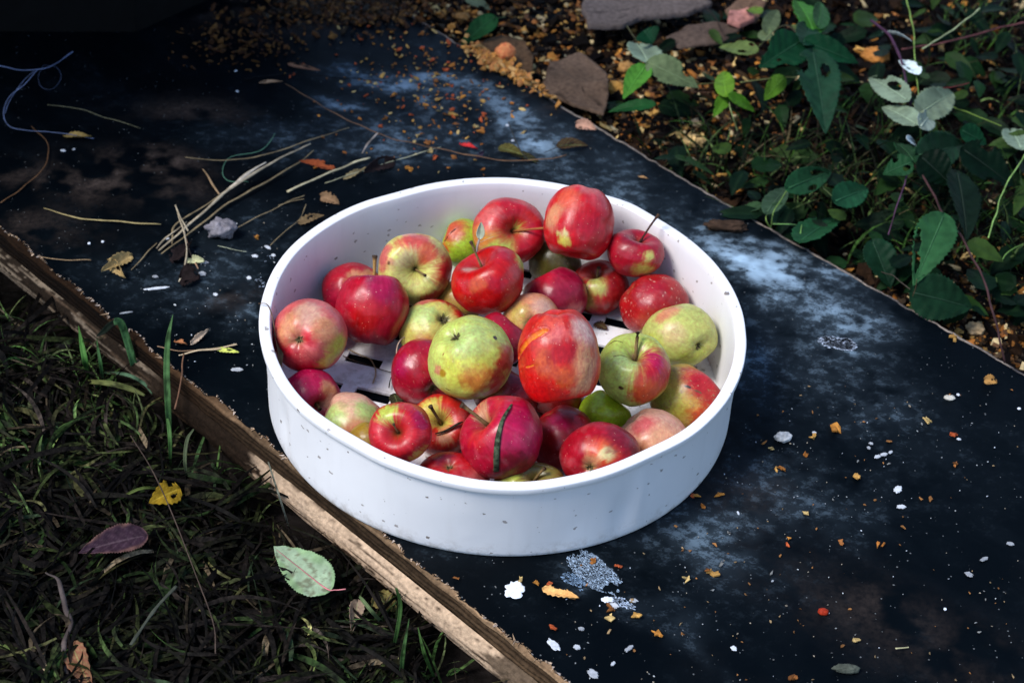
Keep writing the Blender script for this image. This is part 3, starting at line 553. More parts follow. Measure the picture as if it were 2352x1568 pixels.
# id: pole kind + where it points (u right, v up, '+' seen / '-' hidden), base colour, patches (u, v, size, colour), extras
A = {
1: ('c', -.27, -.14, 1, PK, [(-.85, -.3, .75, RD), (-.1, -.95, .6, RD), (.1, .0, .28, SC), (.85, -.35, .42, YG), (.5, -.75, .30, YE), (.1, .6, .5, SA), (-.55, .2, .45, PE), (.5, .2, .4, PE)], {'rough': 1,
    'label': 'orange-red apple at the far left of the sieve, its calyx facing out'}),
2: ('s', .55, -.35, 1, MG, [(.75, .3, .35, PE), (.8, -.2, .3, SA)], {'label': 'dark pink apple low against the left rim, short green stalk at its right'}),
3: ('c', .9, -.43, -1, SA, [(-.5, .3, .62, PG), (-.8, -.3, .5, PG), (.5, .5, .4, PG), (.2, -.2, .5, PE), (.5, -.6, .5, PK)], {'label': 'pale green apple with a pink flush by the lower left rim'}),
4: ('s', -.12, .05, 1, (.60, .02, .035), [(-.35, .72, .42, YG), (.55, -.75, .38, YE), (-.75, -.25, .5, SC), (.6, .4, .4, MG)], {'streak': 1, 'stem': (-.14, .30, .99, .03),
    'label': 'small red apple with a yellow-green shoulder, stalk facing out, near the lower left rim'}),
5: ('s', .02, .18, 1, (.62, .045, .03), [(-.3, .55, .5, YE), (.1, .15, .34, YE), (.2, -.3, .3, PE), (.5, -.75, .3, OR)], {'streak': 1, 'cav': .70, 'cw': .42, 'stem': (-.28, .62, 1.0, .055),
    'label': 'red and yellow apple with a long pale stalk standing up from a deep hollow'}),
6: ('c', -.05, .62, 1, (.56, .02, .035), [(.7, .1, .4, PK), (-.3, .8, .3, DR)], {'dot': 1, 'label': 'red apple half hidden behind the front rim, brown nub on its top'}),
7: ('s', -.62, .62, 1, (0.54, .008, 0.060), [(-.55, .30, .45, (.66, .03, .04)), (.5, .2, .8, MG), (-.62, .75, .22, PE), (.2, -.7, .5, DR)], {'streak': .8, 'stem': (-.88, .72, .55, .05),
    'label': 'large deep red apple at the front with a dark grass blade lying over it'}),
8: ('s', .15, .55, 1, OL, [(.1, .3, .5, (.42, .30, .12)), (-.5, .4, .3, YG), (.6, .1, .4, (.34, .16, .06))], {'streak': 1, 'stem': (.42, .92, .75, .05),
    'label': 'brownish olive apple just above the front rim, thin brown stalk'}),
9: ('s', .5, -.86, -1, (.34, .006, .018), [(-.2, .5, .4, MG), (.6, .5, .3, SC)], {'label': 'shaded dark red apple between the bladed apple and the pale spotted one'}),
10: ('c', -.38, -.28, 1, (0.50, .008, 0.040), [(.02, .18, .46, (.78, .18, .06)), (.04, .13, .22, PY), (-.3, -.1, .28, PE), (-.2, -.75, .35, OR), (.5, -.3, .4, RD), (.5, .6, .5, DR)], {
    'label': 'glossy red apple with a pale cream spot beside its calyx, lower right'}),
11: ('s', .62, -.78, -1, SA, [(-.3, .55, .4, PK), (.2, .1, .5, (.80, .46, .30)), (.3, -.6, .5, YE), (-.5, -.3, .5, PE)], {'label': 'pale peach-coloured apple against the lower right rim'}),
12: ('s', .75, .65, -1, (.62, .42, .13), [(.45, .55, .62, (.56, .03, .05)), (.75, -.1, .45, (.60, .06, .05)), (-.6, -.2, .6, (.56, .50, .12)), (.3, -.5, .4, OR)], {'scab': 1, 'rough': 1,
    'marks': [([(-.12, .40), (.05, .36)], .035, (.06, .03, .02), 0), ([(.12, .30), (.26, .26), (.33, .22)], .04, (.28, .13, .07), 0)],
    'label': 'cracked red and yellow apple with a brown scar, touching the right rim'}),
13: ('s', .6, .8, -1, GR, [(0, 0, .6, (.55, .66, .05))], {'label': 'small bright green apple deep in the gap under the streaked one'}),
14: ('s', .02, .68, 1, (.56, .62, .17), [(.62, -.05, .82, (.54, .015, .04)), (.3, -.55, .50, (.62, .12, .03)), (.45, .45, .30, (.60, .10, .12)), (-.3, .3, .4, PG), (.0, .72, .2, BW), (.55, .3, .3, MG)], {
    'streak': 1, 'cav': .62, 'cw': .42, 'stem': (.06, 1.0, .45, .05), 'marks': [([(-.75, .62), (-.55, .78), (-.35, .84)], .022, (.22, .17, .03), 0), ([(-.6, .42), (-.42, .52), (-.3, .55)], .022, (.22, .17, .03), 0), ([(-.42, -.42)], .07, (.16, .10, .03), 0)],
    'label': 'green apple with a crimson right side and a stalk in its top hollow'}),
15: ('c', .55, -.35, 1, (.62, .62, .22), [(-.3, .1, .4, (.74, .60, .30)), (-.4, .75, .35, PE), (.4, -.7, .5, YG), (-.75, -.2, .3, YG)], {'label': 'plain yellow-green apple against the right wall, dark calyx to the lower right'}),
16: ('s', .12, -.985, -1, (.66, .03, .02), [(.62, .5, .40, BW), (.65, -.1, .45, PE), (.55, -.5, .3, PE), (-.2, .6, .4, (.70, .12, .08)), (-.35, -.15, .32, OR), (.1, -.35, .28, OR), (-.6, -.7, .5, (.72, .012, .008)), (.1, .1, .3, (.58, .02, .035)), (.0, .5, .25, PK)], {
    'tall': 1, 'marks': [([(-.98, -.02), (-.82, .22), (-.62, .40), (-.40, .50), (-.28, .52)], .085, FL, .09), ([(-.95, -.22), (-.75, -.2), (-.6, -.16)], .02, FL, .03)],
    'label': 'largest apple, scarlet and split open by an orange crack, on top in the middle'}),
17: ('c', -.40, .60, 1, (.62, .66, .20), [(-.1, -.3, .7, (.72, .70, .15)), (.2, -.55, .4, (.74, .36, .09)), (.88, -.12, .38, (.60, .07, .05)), (.6, -.7, .35, (.58, .05, .03)), (0, .4, .5, PG), (-.75, -.3, .14, PE)], {
    'marks': [([(.60, .47)], .065, (.07, .03, .035), 0), ([(-.62, -.36)], .10, (.52, .34, .03), 0), ([(-.55, -.68), (-.42, -.74)], .022, (.2, .08, .02), 0), ([(-.64, .06), (-.6, .12)], .018, (.4, .2, .03), 0)],
    'label': 'large yellow-green apple in the centre with a dark bruise on its right'}),
18: ('c', .42, -.58, 1, (0.48, .008, 0.050), [(.1, .2, .5, (.5, .015, .04)), (.42, -.5, .22, OL), (-.6, .2, .3, MG)], {'rough': 1, 'label': 'dark red apple half covered by the yellow-green centre one, calyx low'}),
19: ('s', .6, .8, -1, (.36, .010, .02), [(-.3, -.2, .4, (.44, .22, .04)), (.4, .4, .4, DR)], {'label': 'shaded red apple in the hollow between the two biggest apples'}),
20: ('c', .35, .45, 1, (.66, .58, .18), [(-.3, .6, .5, PG), (.3, .95, .4, (.62, .03, .03)), (-.1, -.5, .5, (.70, .34, .13)), (.8, .5, .35, (.62, .03, .03)), (-.3, .95, .3, PK)], {'bigc': 1, 'label': 'yellow-green apple with a gaping dark calyx, behind the centre apple'}),
21: ('s', -.42, .80, 1, (.60, .010, .012), [(.2, -.1, .3, (0.56, .012, 0.040)), (.85, .5, .3, (.60, .60, .20)), (.2, .8, .4, (.56, .02, .05)), (-.5, .62, .28, SA), (-.3, -.1, .25, OR)], {
    'cav': .66, 'cw': .5, 'stem': (-.42, 1.0, .5, .035), 'marks': [([(-.8, .42), (-.62, .50), (-.45, .58)], .045, (.62, .45, .38), .02)], 'label': 'bright red apple with a twig and small dry leaf at its stalk'}),
22: ('c', .05, -.1, 1, PE, [(-.5, .2, .5, (.64, .48, .16)), (.5, .5, .5, SA), (0, -.2, .3, OL)], {'label': 'peach and yellow apple wedged behind the split scarlet one'}),
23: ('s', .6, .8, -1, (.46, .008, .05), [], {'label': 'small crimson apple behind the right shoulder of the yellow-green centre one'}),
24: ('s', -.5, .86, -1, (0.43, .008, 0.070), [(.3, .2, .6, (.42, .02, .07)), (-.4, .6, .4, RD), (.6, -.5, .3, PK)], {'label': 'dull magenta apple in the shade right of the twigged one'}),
25: ('s', -.2, .75, 1, (.46, .03, .03), [(-.1, .1, .42, (.60, .58, .20)), (-.5, -.4, .5, (.5, .3, .08)), (.5, .2, .4, (.46, .02, .03))], {'streak': .8, 'label': 'apple with a yellow-green stripe beneath the small long-stalked one'}),
26: ('s', .8, -.58, -1, (.48, .02, .025), [(-.2, .5, .5, (0.45, .012, 0.040)), (-.3, -.5, .4, (.58, .10, .06)), (-.1, -.9, .3, YG)], {'rough': 1, 'scratch': 1, 'label': 'red apple with fine pale scratches by the right inner wall'}),
27: ('s', .26, .84, 1, (0.48, .008, 0.040), [(.42, -.1, .26, (.66, .58, .20)), (.3, -.7, .4, (.60, .50, .13)), (-.1, .6, .4, (.36, .006, .04)), (.5, .4, .2, (.4, .02, .04))], {'cav': .62, 'cw': .45, 'stem': (.80, 1.35, .35, .042), 'sc': (.05, .02, .015),
    'label': 'smallest dark red apple at the upper right with a long upright stalk'}),
28: ('c', .15, .985, -1, (0.63, .008, 0.028), [(-.4, .65, .45, (.70, .14, .08)), (-.8, .2, .35, PE), (.5, .6, .35, (.64, .10, .12)), (-.42, -.32, .13, PY), (-.42, -.45, .13, YE), (.2, .9, .35, PK), (.3, -.3, .5, (0.52, .006, 0.040))], {'tall': 1,
    'label': 'tall red apple highest at the back, leaning over the rim'}),
29: ('s', .30, .05, 1, (.62, .05, .05), [(-.7, -.3, .65, (.80, .36, .10)), (-.15, -.68, .55, (.62, .66, .18)), (.1, .75, .5, (.54, .014, .04)), (.5, -.6, .4, (0.60, .012, 0.040)), (.42, .12, .2, YE), (-.5, .4, .4, PK), (.85, 0, .3, RD)], {
    'streak': .7, 'cav': .66, 'cw': .42, 'stem': (1.1, .05, 1.0, .035), 'sc': (.30, .10, .03), 'label': 'orange-red apple at the back with a long stalk pointing right'}),
30: ('c', .95, -.3, -1, (.50, .64, .07), [(-.5, .5, .65, (.66, .16, .06)), (.2, 1, .3, GR), (-.8, -.2, .3, OR)], {'marks': [([(-.9, -.35), (-.72, .1), (-.4, .48), (.1, .72)], .035, (.03, .015, .01), .05)],
    'label': 'small lime-green and orange apple at the back with a curved dark split'}),
31: ('s', .12, -.05, 1, (.70, .66, .24), [(.0, .75, .5, (.72, .16, .13)), (-.8, .3, .4, (.70, .22, .18)), (.9, -.1, .5, (.60, .04, .04)), (.35, .35, .25, (.72, .20, .10)), (.5, -.8, .35, (.56, .05, .04)), (-.2, .95, .2, BW), (-.1, .3, .3, PY)], {
    'streak': .6, 'cav': .70, 'cw': .42, 'stem': (.32, -.22, 1.0, .03), 'marks': [([(-.60, .12)], .05, (.25, .12, .02), 0)], 'label': 'pink and yellow apple upper left, stalk hollow facing out'}),
32: ('c', .15, .35, 1, (0.50, .010, 0.040), [(.15, .40, .42, PE), (-.5, -.2, .5, (0.43, .008, 0.060)), (.6, .6, .3, PE)], {'label': 'red apple against the left wall, pale round its calyx, behind the magenta one'}),
33: ('s', .05, 1.0, -1, (0.56, .008, 0.050), [(.3, .55, .45, MG), (.0, .9, .3, (.40, .01, .10)), (-.2, -.3, .5, (.60, .008, .015)), (.1, -.9, .4, DR)], {'tip': 1, 'stem': (.08, 1.35, .2, .05), 'sc': (.36, .20, .06),
    'label': 'crimson-magenta apple left of the middle, stub of a stalk above it'}),
34: ('s', .6, .8, -1, (.60, .05, .05), [], {'label': 'red sliver of an apple behind the orange-red one at the far left'}),
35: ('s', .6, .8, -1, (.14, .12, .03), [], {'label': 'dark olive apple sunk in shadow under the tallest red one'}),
36: ('s', .6, .8, -1, (.50, .34, .10), [], {'label': 'tawny apple mostly hidden behind the twigged bright red one'}),
38: ('s', .6, .8, -1, (.30, .02, .02), [], {'label': 'dark red apple buried beneath the largest split scarlet one'}),
37: ('s', .6, .8, -1, (.45, .30, .05), [], {'label': 'yellow-brown apple squeezed between the pale green one and the front rim'}),
}
BOX = {1: (623, 685, 798, 855), 2: (643, 845, 784, 988), 3: (720, 900, 886, 1062), 4: (846, 923, 993, 1063), 5: (942, 904, 1086, 1048), 6: (950, 1037, 1125, 1170), 7: (1055, 908, 1247, 1099), 8: (1132, 1060, 1304, 1165), 9: (1215, 930, 1367, 1080),
10: (1284, 967, 1473, 1132), 11: (1417, 937, 1580, 1092), 12: (1491, 835, 1664, 995), 13: (1328, 895, 1450, 1010), 14: (1372, 764, 1540, 934), 15: (1473, 697, 1650, 845), 16: (1189, 709, 1381, 925), 17: (982, 723, 1180, 917), 18: (898, 776, 1046, 932), 19: (1085, 838, 1240, 970), 20: (916, 687, 1078, 840),
21: (1036, 563, 1203, 724), 22: (1152, 672, 1286, 800), 23: (1092, 716, 1212, 840), 24: (1200, 613, 1350, 752), 25: (1308, 596, 1445, 724), 26: (1422, 629, 1582, 770), 27: (1394, 525, 1526, 637), 28: (1248, 426, 1412, 597), 29: (1085, 454, 1255, 612), 30: (1010, 502, 1122, 614),
31: (869, 536, 1039, 702), 32: (739, 602, 887, 738), 33: (770, 631, 940, 793)}
BV = {}
def view_dir(u, v, sign=1):
    r2 = u * u + v * v
    if r2 > 1: k = 1 / math.sqrt(r2); u *= k; v *= k; r2 = 1
    return Vector(VR * u + VU * v + VF * (sign * math.sqrt(max(0, 1 - r2))))

def make_apple(k):
    x, y, z, r = APOS[k]; pk, pu, pv, sg, base, spots, ex = A[k]
    d = view_dir(pu, pv, sg)
    axis = d if pk == 's' else -d
    q = Vector((0, 0, 1)).rotation_difference(axis) @ Quaternion((0, 0, 1), k * 1.7)
    qi = q.inverted(); Rm = np.array(q.to_matrix())
    big = 'marks' in ex
    nu, nv = (230, 150) if big else (144, 92)
    th = np.linspace(0, np.pi, nv); ph = np.linspace(0, 2 * np.pi, nu, endpoint=False)
    PH, TH = np.meshgrid(ph, th, indexing='ij')
    cav = ex.get('cav', .56); tall = ex.get('tall', 0)
    rho = 1 - cav * np.exp(-(TH / ex.get('cw', .36)) ** 2) - .22 * np.exp(-((np.pi - TH) / .26) ** 2)
    rho = rho + .035 * np.exp(-((TH - .62) / .3) ** 2) * (1 + .4 * np.cos(2 * PH + k)) + .02 * np.exp(-((np.pi - TH - .55) / .25) ** 2)
    if tall: rho = rho * (1 + .055 * np.abs(np.sin(2 * TH)))
    sx = np.sin(TH); cz = np.cos(TH)
    X = rho * sx * np.cos(PH); Y = rho * sx * np.sin(PH); Z = rho * cz * (1.0 if tall else .90)
    tap = 1 + .055 * cz * (1 + .5 * math.sin(k * 3.1)); X *= tap; Y *= tap
    lob = 1 + .016 * np.cos(5 * PH + k) * ((1 - cz) / 2) ** 2 + .010 * np.cos(5 * PH + k) * ((1 + cz) / 2) ** 3
    D = np.stack([sx * np.cos(PH), sx * np.sin(PH), cz], -1)
    bumpy = 1 + (fbm(D, 1.3, 2, k) - .5) * .12 + (fbm(D, 3.2, 2, k + 50) - .5) * .035
    X, Y, Z = X * lob * bumpy, Y * lob * bumpy, Z * lob * bumpy
    W = D @ Rm.T                                    # directions in the world
    U_ = W @ VR; V_ = W @ VU; T_ = W @ VF
    VD = np.stack([U_, V_, T_], -1)
    # colour: base coat, then every patch with a ragged, streaked border
    n1 = fbm(D, 3.0, 4, k + 7) - .5; n2 = fbm(D, 10, 3, k + 9) - .5
    pol = np.stack([np.cos(PH) * 7, np.sin(PH) * 7, TH * .9], -1)
    stn = (fbm(pol, 2.2, 3, k + 11) - .5) * sstep(0, .25, sx)
    S = ex.get('streak', .35)
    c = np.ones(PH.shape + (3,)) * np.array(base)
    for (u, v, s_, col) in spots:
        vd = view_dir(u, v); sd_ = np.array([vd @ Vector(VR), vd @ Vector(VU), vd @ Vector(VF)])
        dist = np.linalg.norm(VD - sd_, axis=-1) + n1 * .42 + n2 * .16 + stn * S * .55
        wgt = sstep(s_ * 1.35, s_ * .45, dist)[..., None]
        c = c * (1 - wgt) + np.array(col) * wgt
    red = sstep(.2, .02, c[..., 1:2])
    c = c * (1 + stn[..., None] * S * .14) * (1 + n2[..., None] * .25) * (1 + n1[..., None] * .35)
    fs = fbm(np.stack([np.cos(PH) * 15, np.sin(PH) * 15, TH * 1.6], -1), 1.6, 3, k + 21) * sstep(.05, .5, sx)
    c = c + sstep(.52, .72, fs)[..., None] * red * np.array([.10, .05, .05]) * (.2 + .5 * S)
    c = c * (1 - sstep(.5, .3, fs)[..., None] * .07 * sstep(.1, .5, sx)[..., None])
    if 'scab' in ex:
        rid = np.abs(fbm(D, 11, 3, 301) - .5) < .012
        c = np.where(rid[..., None] & (fbm(D, 3, 2, 302)[..., None] > .42), np.array([.50, .34, .20]) * .9, c)
    if 'scratch' in ex:
        rid = np.abs(vn(D * [1, 3, 1], 6, 303) - .5) < .010
        c = np.where(rid[..., None] & (vn(D, 4, 304)[..., None] > .5), np.array([.72, .42, .34]), c)
    if 'rough' in ex:
        sp = vn(D, 38, 305) > .90; c = np.where(sp[..., None], c * .72 + np.array([.78, .5, .36]) * .28, c)
    # russet and painted shade round the stalk, dull green-brown in the calyx bowl
    rus_shade = np.exp(-((TH + stn * .35) / .24) ** 2)[..., None]; c = c * (1 - .75 * rus_shade) + np.array([.26, .20, .05]) * .75 * rus_shade
    rus_shade = np.exp(-(TH / .14) ** 2)[..., None]; c = c * (1 - rus_shade) + np.array([.06, .045, .02]) * rus_shade  # dark core painted in so the stalk hollow looks deeper
    cb = np.exp(-((np.pi - TH) / .17) ** 2)[..., None]; c = c * (1 - .75 * cb) + np.array([.34, .34, .14]) * .75 * cb
    cb = np.exp(-((np.pi - TH) / (.13 if 'bigc' in ex else .055)) ** 2)[..., None]; c = c * (1 - cb) + np.array([.03, .025, .015]) * cb
    if 'dot' in ex:
        pass
    dep = np.zeros(PH.shape)
    for pts, wd, col, dp in ex.get('marks', []):
        pp = [np.array([(q_ := view_dir(u, v)) @ Vector(VR), q_ @ Vector(VU), q_ @ Vector(VF)]) for u, v in pts]
        best = np.full(PH.shape, 9.); par = np.zeros(PH.shape)
        if len(pp) == 1: best = np.linalg.norm(VD - pp[0], axis=-1)
        for i, (a, b) in enumerate(zip(pp[:-1], pp[1:])):
            ab = b - a; t = np.clip(((VD - a) @ ab) / (ab @ ab), 0, 1)
            dd = np.linalg.norm(VD - (a + t[..., None] * ab), axis=-1)
            par = np.where(dd < best, (i + t) / (len(pp) - 1), par); best = np.minimum(best, dd)
        prof = (1 if len(pp) == 1 else (.35 + .65 * np.sin(np.pi * np.clip(par, 0, 1)) ** .6))
        best = best + n2 * .06 * min(1, wd * 15)
        mk = sstep(wd * prof * 1.15, wd * prof * .75, best)
        c = c * (1 - mk[..., None]) + np.array(col) * mk[..., None]
        if dp:
            dep += dp * sstep(wd * prof * 1.6, 0, best)
            lip = np.exp(-((best - wd * prof * 1.3) / .02) ** 2); dep -= lip * dp * .35
    kk = (1 - dep)
    p = np.stack([X, Y, Z], -1) * kk[..., None]
    # scale so that the silhouette keeps the measured radius
    p *= r / np.percentile(np.linalg.norm(p, axis=-1), 88)
    wv = p @ Rm.T; du, dv, dt = wv @ VR, wv @ VU, wv @ VF
    dep_ = (np.array([x, y, z]) - CAM) @ _f; px = FPX / dep_
    cx = 1176 + (np.array([x, y, z]) - CAM) @ VR * px; cy = 784 - (np.array([x, y, z]) - CAM) @ VU * px
    if k in BOX: bx = BOX[k]
    else: bx = (cx - r * px * 1.03, cy - r * px, cx + r * px * 1.03, cy + r * px)
    kx = (bx[2] - bx[0]) / px / (du.max() - du.min()); ky = (bx[3] - bx[1]) / px / (dv.max() - dv.min())
    ox = ((bx[0] + bx[2]) / 2 - cx) / px; oy = (cy - (bx[1] + bx[3]) / 2) / px; kt = (kx * ky) ** .5
    du = (du - (du.max() + du.min()) / 2) * kx + ox; dv = (dv - (dv.max() + dv.min()) / 2) * ky + oy; dt = dt * kt
    p = (du[..., None] * VR + dv[..., None] * VU + dt[..., None] * VF) @ Rm
    pole_s = p[0, 0].copy(); pole_c = p[0, -1].copy()
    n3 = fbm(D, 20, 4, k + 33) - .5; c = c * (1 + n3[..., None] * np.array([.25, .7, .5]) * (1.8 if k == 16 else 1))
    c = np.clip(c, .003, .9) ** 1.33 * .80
    p = p.reshape(-1, 3); c = np.clip(c, .002, .9).reshape(-1, 3)
    o = mesh_obj('apple', p, grid_faces(nu, nv, wrap=True)[:, ::-1], M_APPLE, cols=c)
    if k in (5, 7, 21): BV[k] = BVHTree.FromPolygons([Vector(q_) for q_ in (p @ Rm.T + np.array([x, y, z]))], grid_faces(nu, nv, wrap=True)[:, ::-1].tolist())
    o.location = (x, y, z); o.rotation_mode = 'QUATERNION'; o.rotation_quaternion = q
    tag(o, ex['label'], 'apple', 'windfall apples in the white sieve')
    r = r * kt
    def tube(pts, rad, n=8):
        pts = [Vector(q_) for q_ in pts]; V = []; 
        for i, a in enumerate(pts):
            t = (pts[min(i + 1, len(pts) - 1)] - pts[max(i - 1, 0)]).normalized()
            s1 = t.orthogonal().normalized(); s2 = t.cross(s1)
            for j in range(n):
                g = 2 * math.pi * j / n; V.append(a + (s1 * math.cos(g) + s2 * math.sin(g)) * rad[i])
        F = [(i * n + j, i * n + (j + 1) % n, (i + 1) * n + (j + 1) % n, (i + 1) * n + j) for i in range(len(pts) - 1) for j in range(n)]
        F += [tuple(range(n))[::-1], tuple(range((len(pts) - 1) * n, len(pts) * n))]
        return V, F
    # stalk
    if 'stem' in ex or (pk == 's' and sg > 0):
        if 'stem' in ex:
            u, v, t_, wd = ex['stem']; tipw = Vector(VR * u + VU * v + VF * t_) * r; tip = qi @ tipw
        else:
            tip = Vector((.12 * r, .05 * r, .78 * r)); wd = .05
        a = Vector(pole_s) * .93; md = a.lerp(tip, .5) + Vector((0, 0, r * .10)); wd *= r
        pts = [a, a.lerp(md, .5) + Vector((0, 0, r * .02)), md, md.lerp(tip, .55) + Vector((0, 0, r * .02)), tip.lerp(md, .08), tip]
        V, F = tube(pts, [wd * 1.25, wd * .9, wd * .85, wd * .95, wd * 1.35, wd * 1.5])
        cc = np.tile(np.array(ex.get('sc', (.20, .13, .05))), (len(V), 1)); cc[-16:] = (.06, .035, .02)
        mesh_obj('stem', V, F, M_STEM, o, cols=cc)
    # calyx: dried sepals in the lower bowl
    if pk == 'c' and sg > 0:
        V = []; F = []; cb_ = -Vector(pole_c).length * .97
        for j in range(7):
            g = 2 * math.pi * j / 7 + random.uniform(-.3, .3); L = r * random.uniform(.10, .16) * (1.5 if 'bigc' in ex else 1); w_ = r * .03
            e1 = Vector((math.cos(g), math.sin(g), 0)); e2 = Vector((-math.sin(g), math.cos(g), 0)); b = len(V)
            up = Vector((0, 0, -1))
            V += [up * -cb_ + e2 * w_ + e1 * r * .02, up * -cb_ - e2 * w_ + e1 * r * .02, up * (-cb_ + L * .55) + e1 * L * .5 - e2 * w_ * .7, up * (-cb_ + L * .55) + e1 * L * .5 + e2 * w_ * .7, up * (-cb_ + L * random.uniform(.5, .8)) + e1 * L * random.uniform(.7, 1.1)]
            F += [(b, b + 1, b + 2, b + 3), (b + 3, b + 2, b + 4)]
        cc = np.array([np.array((.075, .06, .025)) * random.uniform(.5, 2.2) for _ in V])
        ob = mesh_obj('calyx', V, F, M_STEM, o, cols=cc, smooth=False)
        md_ = ob.modifiers.new('thickness', 'SOLIDIFY'); md_.thickness = r * .012
    if 'dot' in ex:
        dd = qi @ (view_dir(-.05, .30) * r * 1.0); V = []; F = []
        V, F = tube([dd * .96, dd * 1.02, dd * 1.05], [r * .06, r * .05, r * .02]); mesh_obj('nub', V, F, M_STEM, o, cols=np.tile((.10, .06, .05), (len(V), 1)))
    return o
APP = {k: make_apple(k) for k in A}

def on_apple(k, x, y, off=.0006):
    """point on apple k's skin seen at x,y of the photograph"""
    c = np.array(APOS[k][:3]); r = APOS[k][3] + off; d = ray(x, y); d = d / np.linalg.norm(d)
    hit = BV[k].ray_cast(Vector(CAM), Vector(d)) if k in BV else (None,)
    if hit[0] is not None: return np.array(hit[0] + hit[1] * off * (1 if hit[1].dot(Vector(VF)) > 0 else -1))
    oc = CAM - c; b = oc @ d; h = b * b - (oc @ oc - r * r)
    return CAM + d * (-b - math.sqrt(max(h, 0)))

# ------------------------------------------------- blades, straws, leaves
def sample(pts, n):
    pts = np.array(pts, float); out = []
    # Catmull-Rom
    P_ = np.vstack([2 * pts[0] - pts[1], pts, 2 * pts[-1] - pts[-2]])
    m_ = len(pts) - 1
    for i in range(n):
        t = i / (n - 1) * m_; k = min(int(t), m_ - 1); u = t - k
        a, b, c, d = P_[k:k + 4]
        out.append(.5 * ((2 * b) + (-a + c) * u + (2 * a - 5 * b + 4 * c - d) * u * u + (-a + 3 * b - 3 * c + d) * u ** 3))
    return np.array(out)

def tube_mesh(pts, rad, n=6, flat=1.0):
    pts = np.array(pts); m_ = len(pts); V = []
    rad = np.interp(np.linspace(0, 1, m_), np.linspace(0, 1, len(rad)), rad) if np.ndim(rad) else np.full(m_, rad)
    up = np.array([0, 0, 1.])
    for i in range(m_):
        t = pts[min(i + 1, m_ - 1)] - pts[max(i - 1, 0)]; t = t / (np.linalg.norm(t) + 1e-12)
        s1 = np.cross(t, up); s1 = s1 / (np.linalg.norm(s1) + 1e-9) if np.linalg.norm(s1) > .05 else np.array([1., 0, 0]); s2 = np.cross(s1, t)
        for j in range(n):
            g = 2 * math.pi * j / n; V.append(pts[i] + (s1 * math.cos(g) + s2 * math.sin(g) * flat) * rad[i])
    F = [(i * n + j, i * n + (j + 1) % n, (i + 1) * n + (j + 1) % n, (i + 1) * n + j) for i in range(m_ - 1) for j in range(n)]
    F += [tuple(range(n))[::-1], tuple(range((m_ - 1) * n, m_ * n))]
    return np.array(V), F

def lin(name, pts, wpx, col, label=None, cat=None, group=None, parent=None, flat=.6, n=24, taper=(1, 1, 1), m=None, off=None, wig=.0):
    p = sample(pts, n)
    if wig: p = p + (np.stack([vn(p, 60, 5), vn(p, 60, 6), vn(p, 60, 7)], -1) - .5) * wig
    taper = np.interp(np.linspace(0, 1, n), np.linspace(0, 1, len(taper)), taper) * (.75 + .5 * vn(p, 130, 11))
    V, F = tube_mesh(p, taper * (wpx * .66 / 2940 / 2), 7, flat)
    k = vn(V, 90, 3)[:, None]; cc = np.array(col) * (.55 + .9 * k)
    base = np.zeros(3) if parent is None else np.array(parent.location)
    if parent is None and label:
        base = p[0]
    o = mesh_obj(name, V - base, F, m or M_STRAW, parent, cols=cc)
    if parent is None: o.location = base
    if label: tag(o, label, cat, group)
    return o

def leaf_mesh(base, tip, width, nrm, cup=.15, bend=.15, n=14, m_=9, serr=.06, curl=0, shape=1.0, bite=None):
    """a leaf blade from base to tip; width in metres; returns verts, faces, (u,v)"""
    base = np.array(base, float); tip = np.array(tip, float); ax = tip - base; L = np.linalg.norm(ax); ax /= L
    nrm = np.array(nrm, float); nrm -= ax * (nrm @ ax); nrm /= np.linalg.norm(nrm); sd_ = np.cross(nrm, ax)
    V = []; UV = []
    for i in range(n + 1):
        u = i / n; w_ = (math.sin(math.pi * min(1, u ** (.72 * shape) )) ** .8 * (1 - .25 * u)) * width / 2 + 1e-5
        ser = 1 + serr * ((i % 2) - .5) * 2 * (0 < i < n)
        for j in range(-m_, m_ + 1):
            v = j / m_; ww = w_ * (ser if abs(j) == m_ else 1)
            h = cup * width * (abs(v) ** 1.3) * .5 * math.sin(math.pi * max(.02, u)) - bend * L * (u ** 2) + curl * width * (v * abs(v))
            h += .018 * width * math.cos(u * 38 + abs(v) * 4) * abs(v) + (-.012 * width if j == 0 else 0)
            V.append(base + ax * L * u - ax * L * .07 * abs(v) * (1 - u) + sd_ * v * ww + nrm * h); UV.append((u, v))
    W_ = 2 * m_ + 1
    F = [(i * W_ + j, (i + 1) * W_ + j, (i + 1) * W_ + j + 1, i * W_ + j + 1) for i in range(n) for j in range(2 * m_)]
    UV = np.array(UV)
    if bite is not None:
        rs_ = np.random.default_rng(bite)
        cs = [(rs_.uniform(.15, .85), rs_.choice([-1, 1]) * rs_.uniform(.3, 1.05), rs_.uniform(.05, .15)) for _ in range(3)]
        keep = []
        for f_ in F:
            q = UV[list(f_)].mean(0)
            if all((q[0] - a) ** 2 + ((q[1] - b) * .45) ** 2 > c_ * c_ for a, b, c_ in cs): keep.append(f_)
        F = keep
    return np.array(V), F, UV

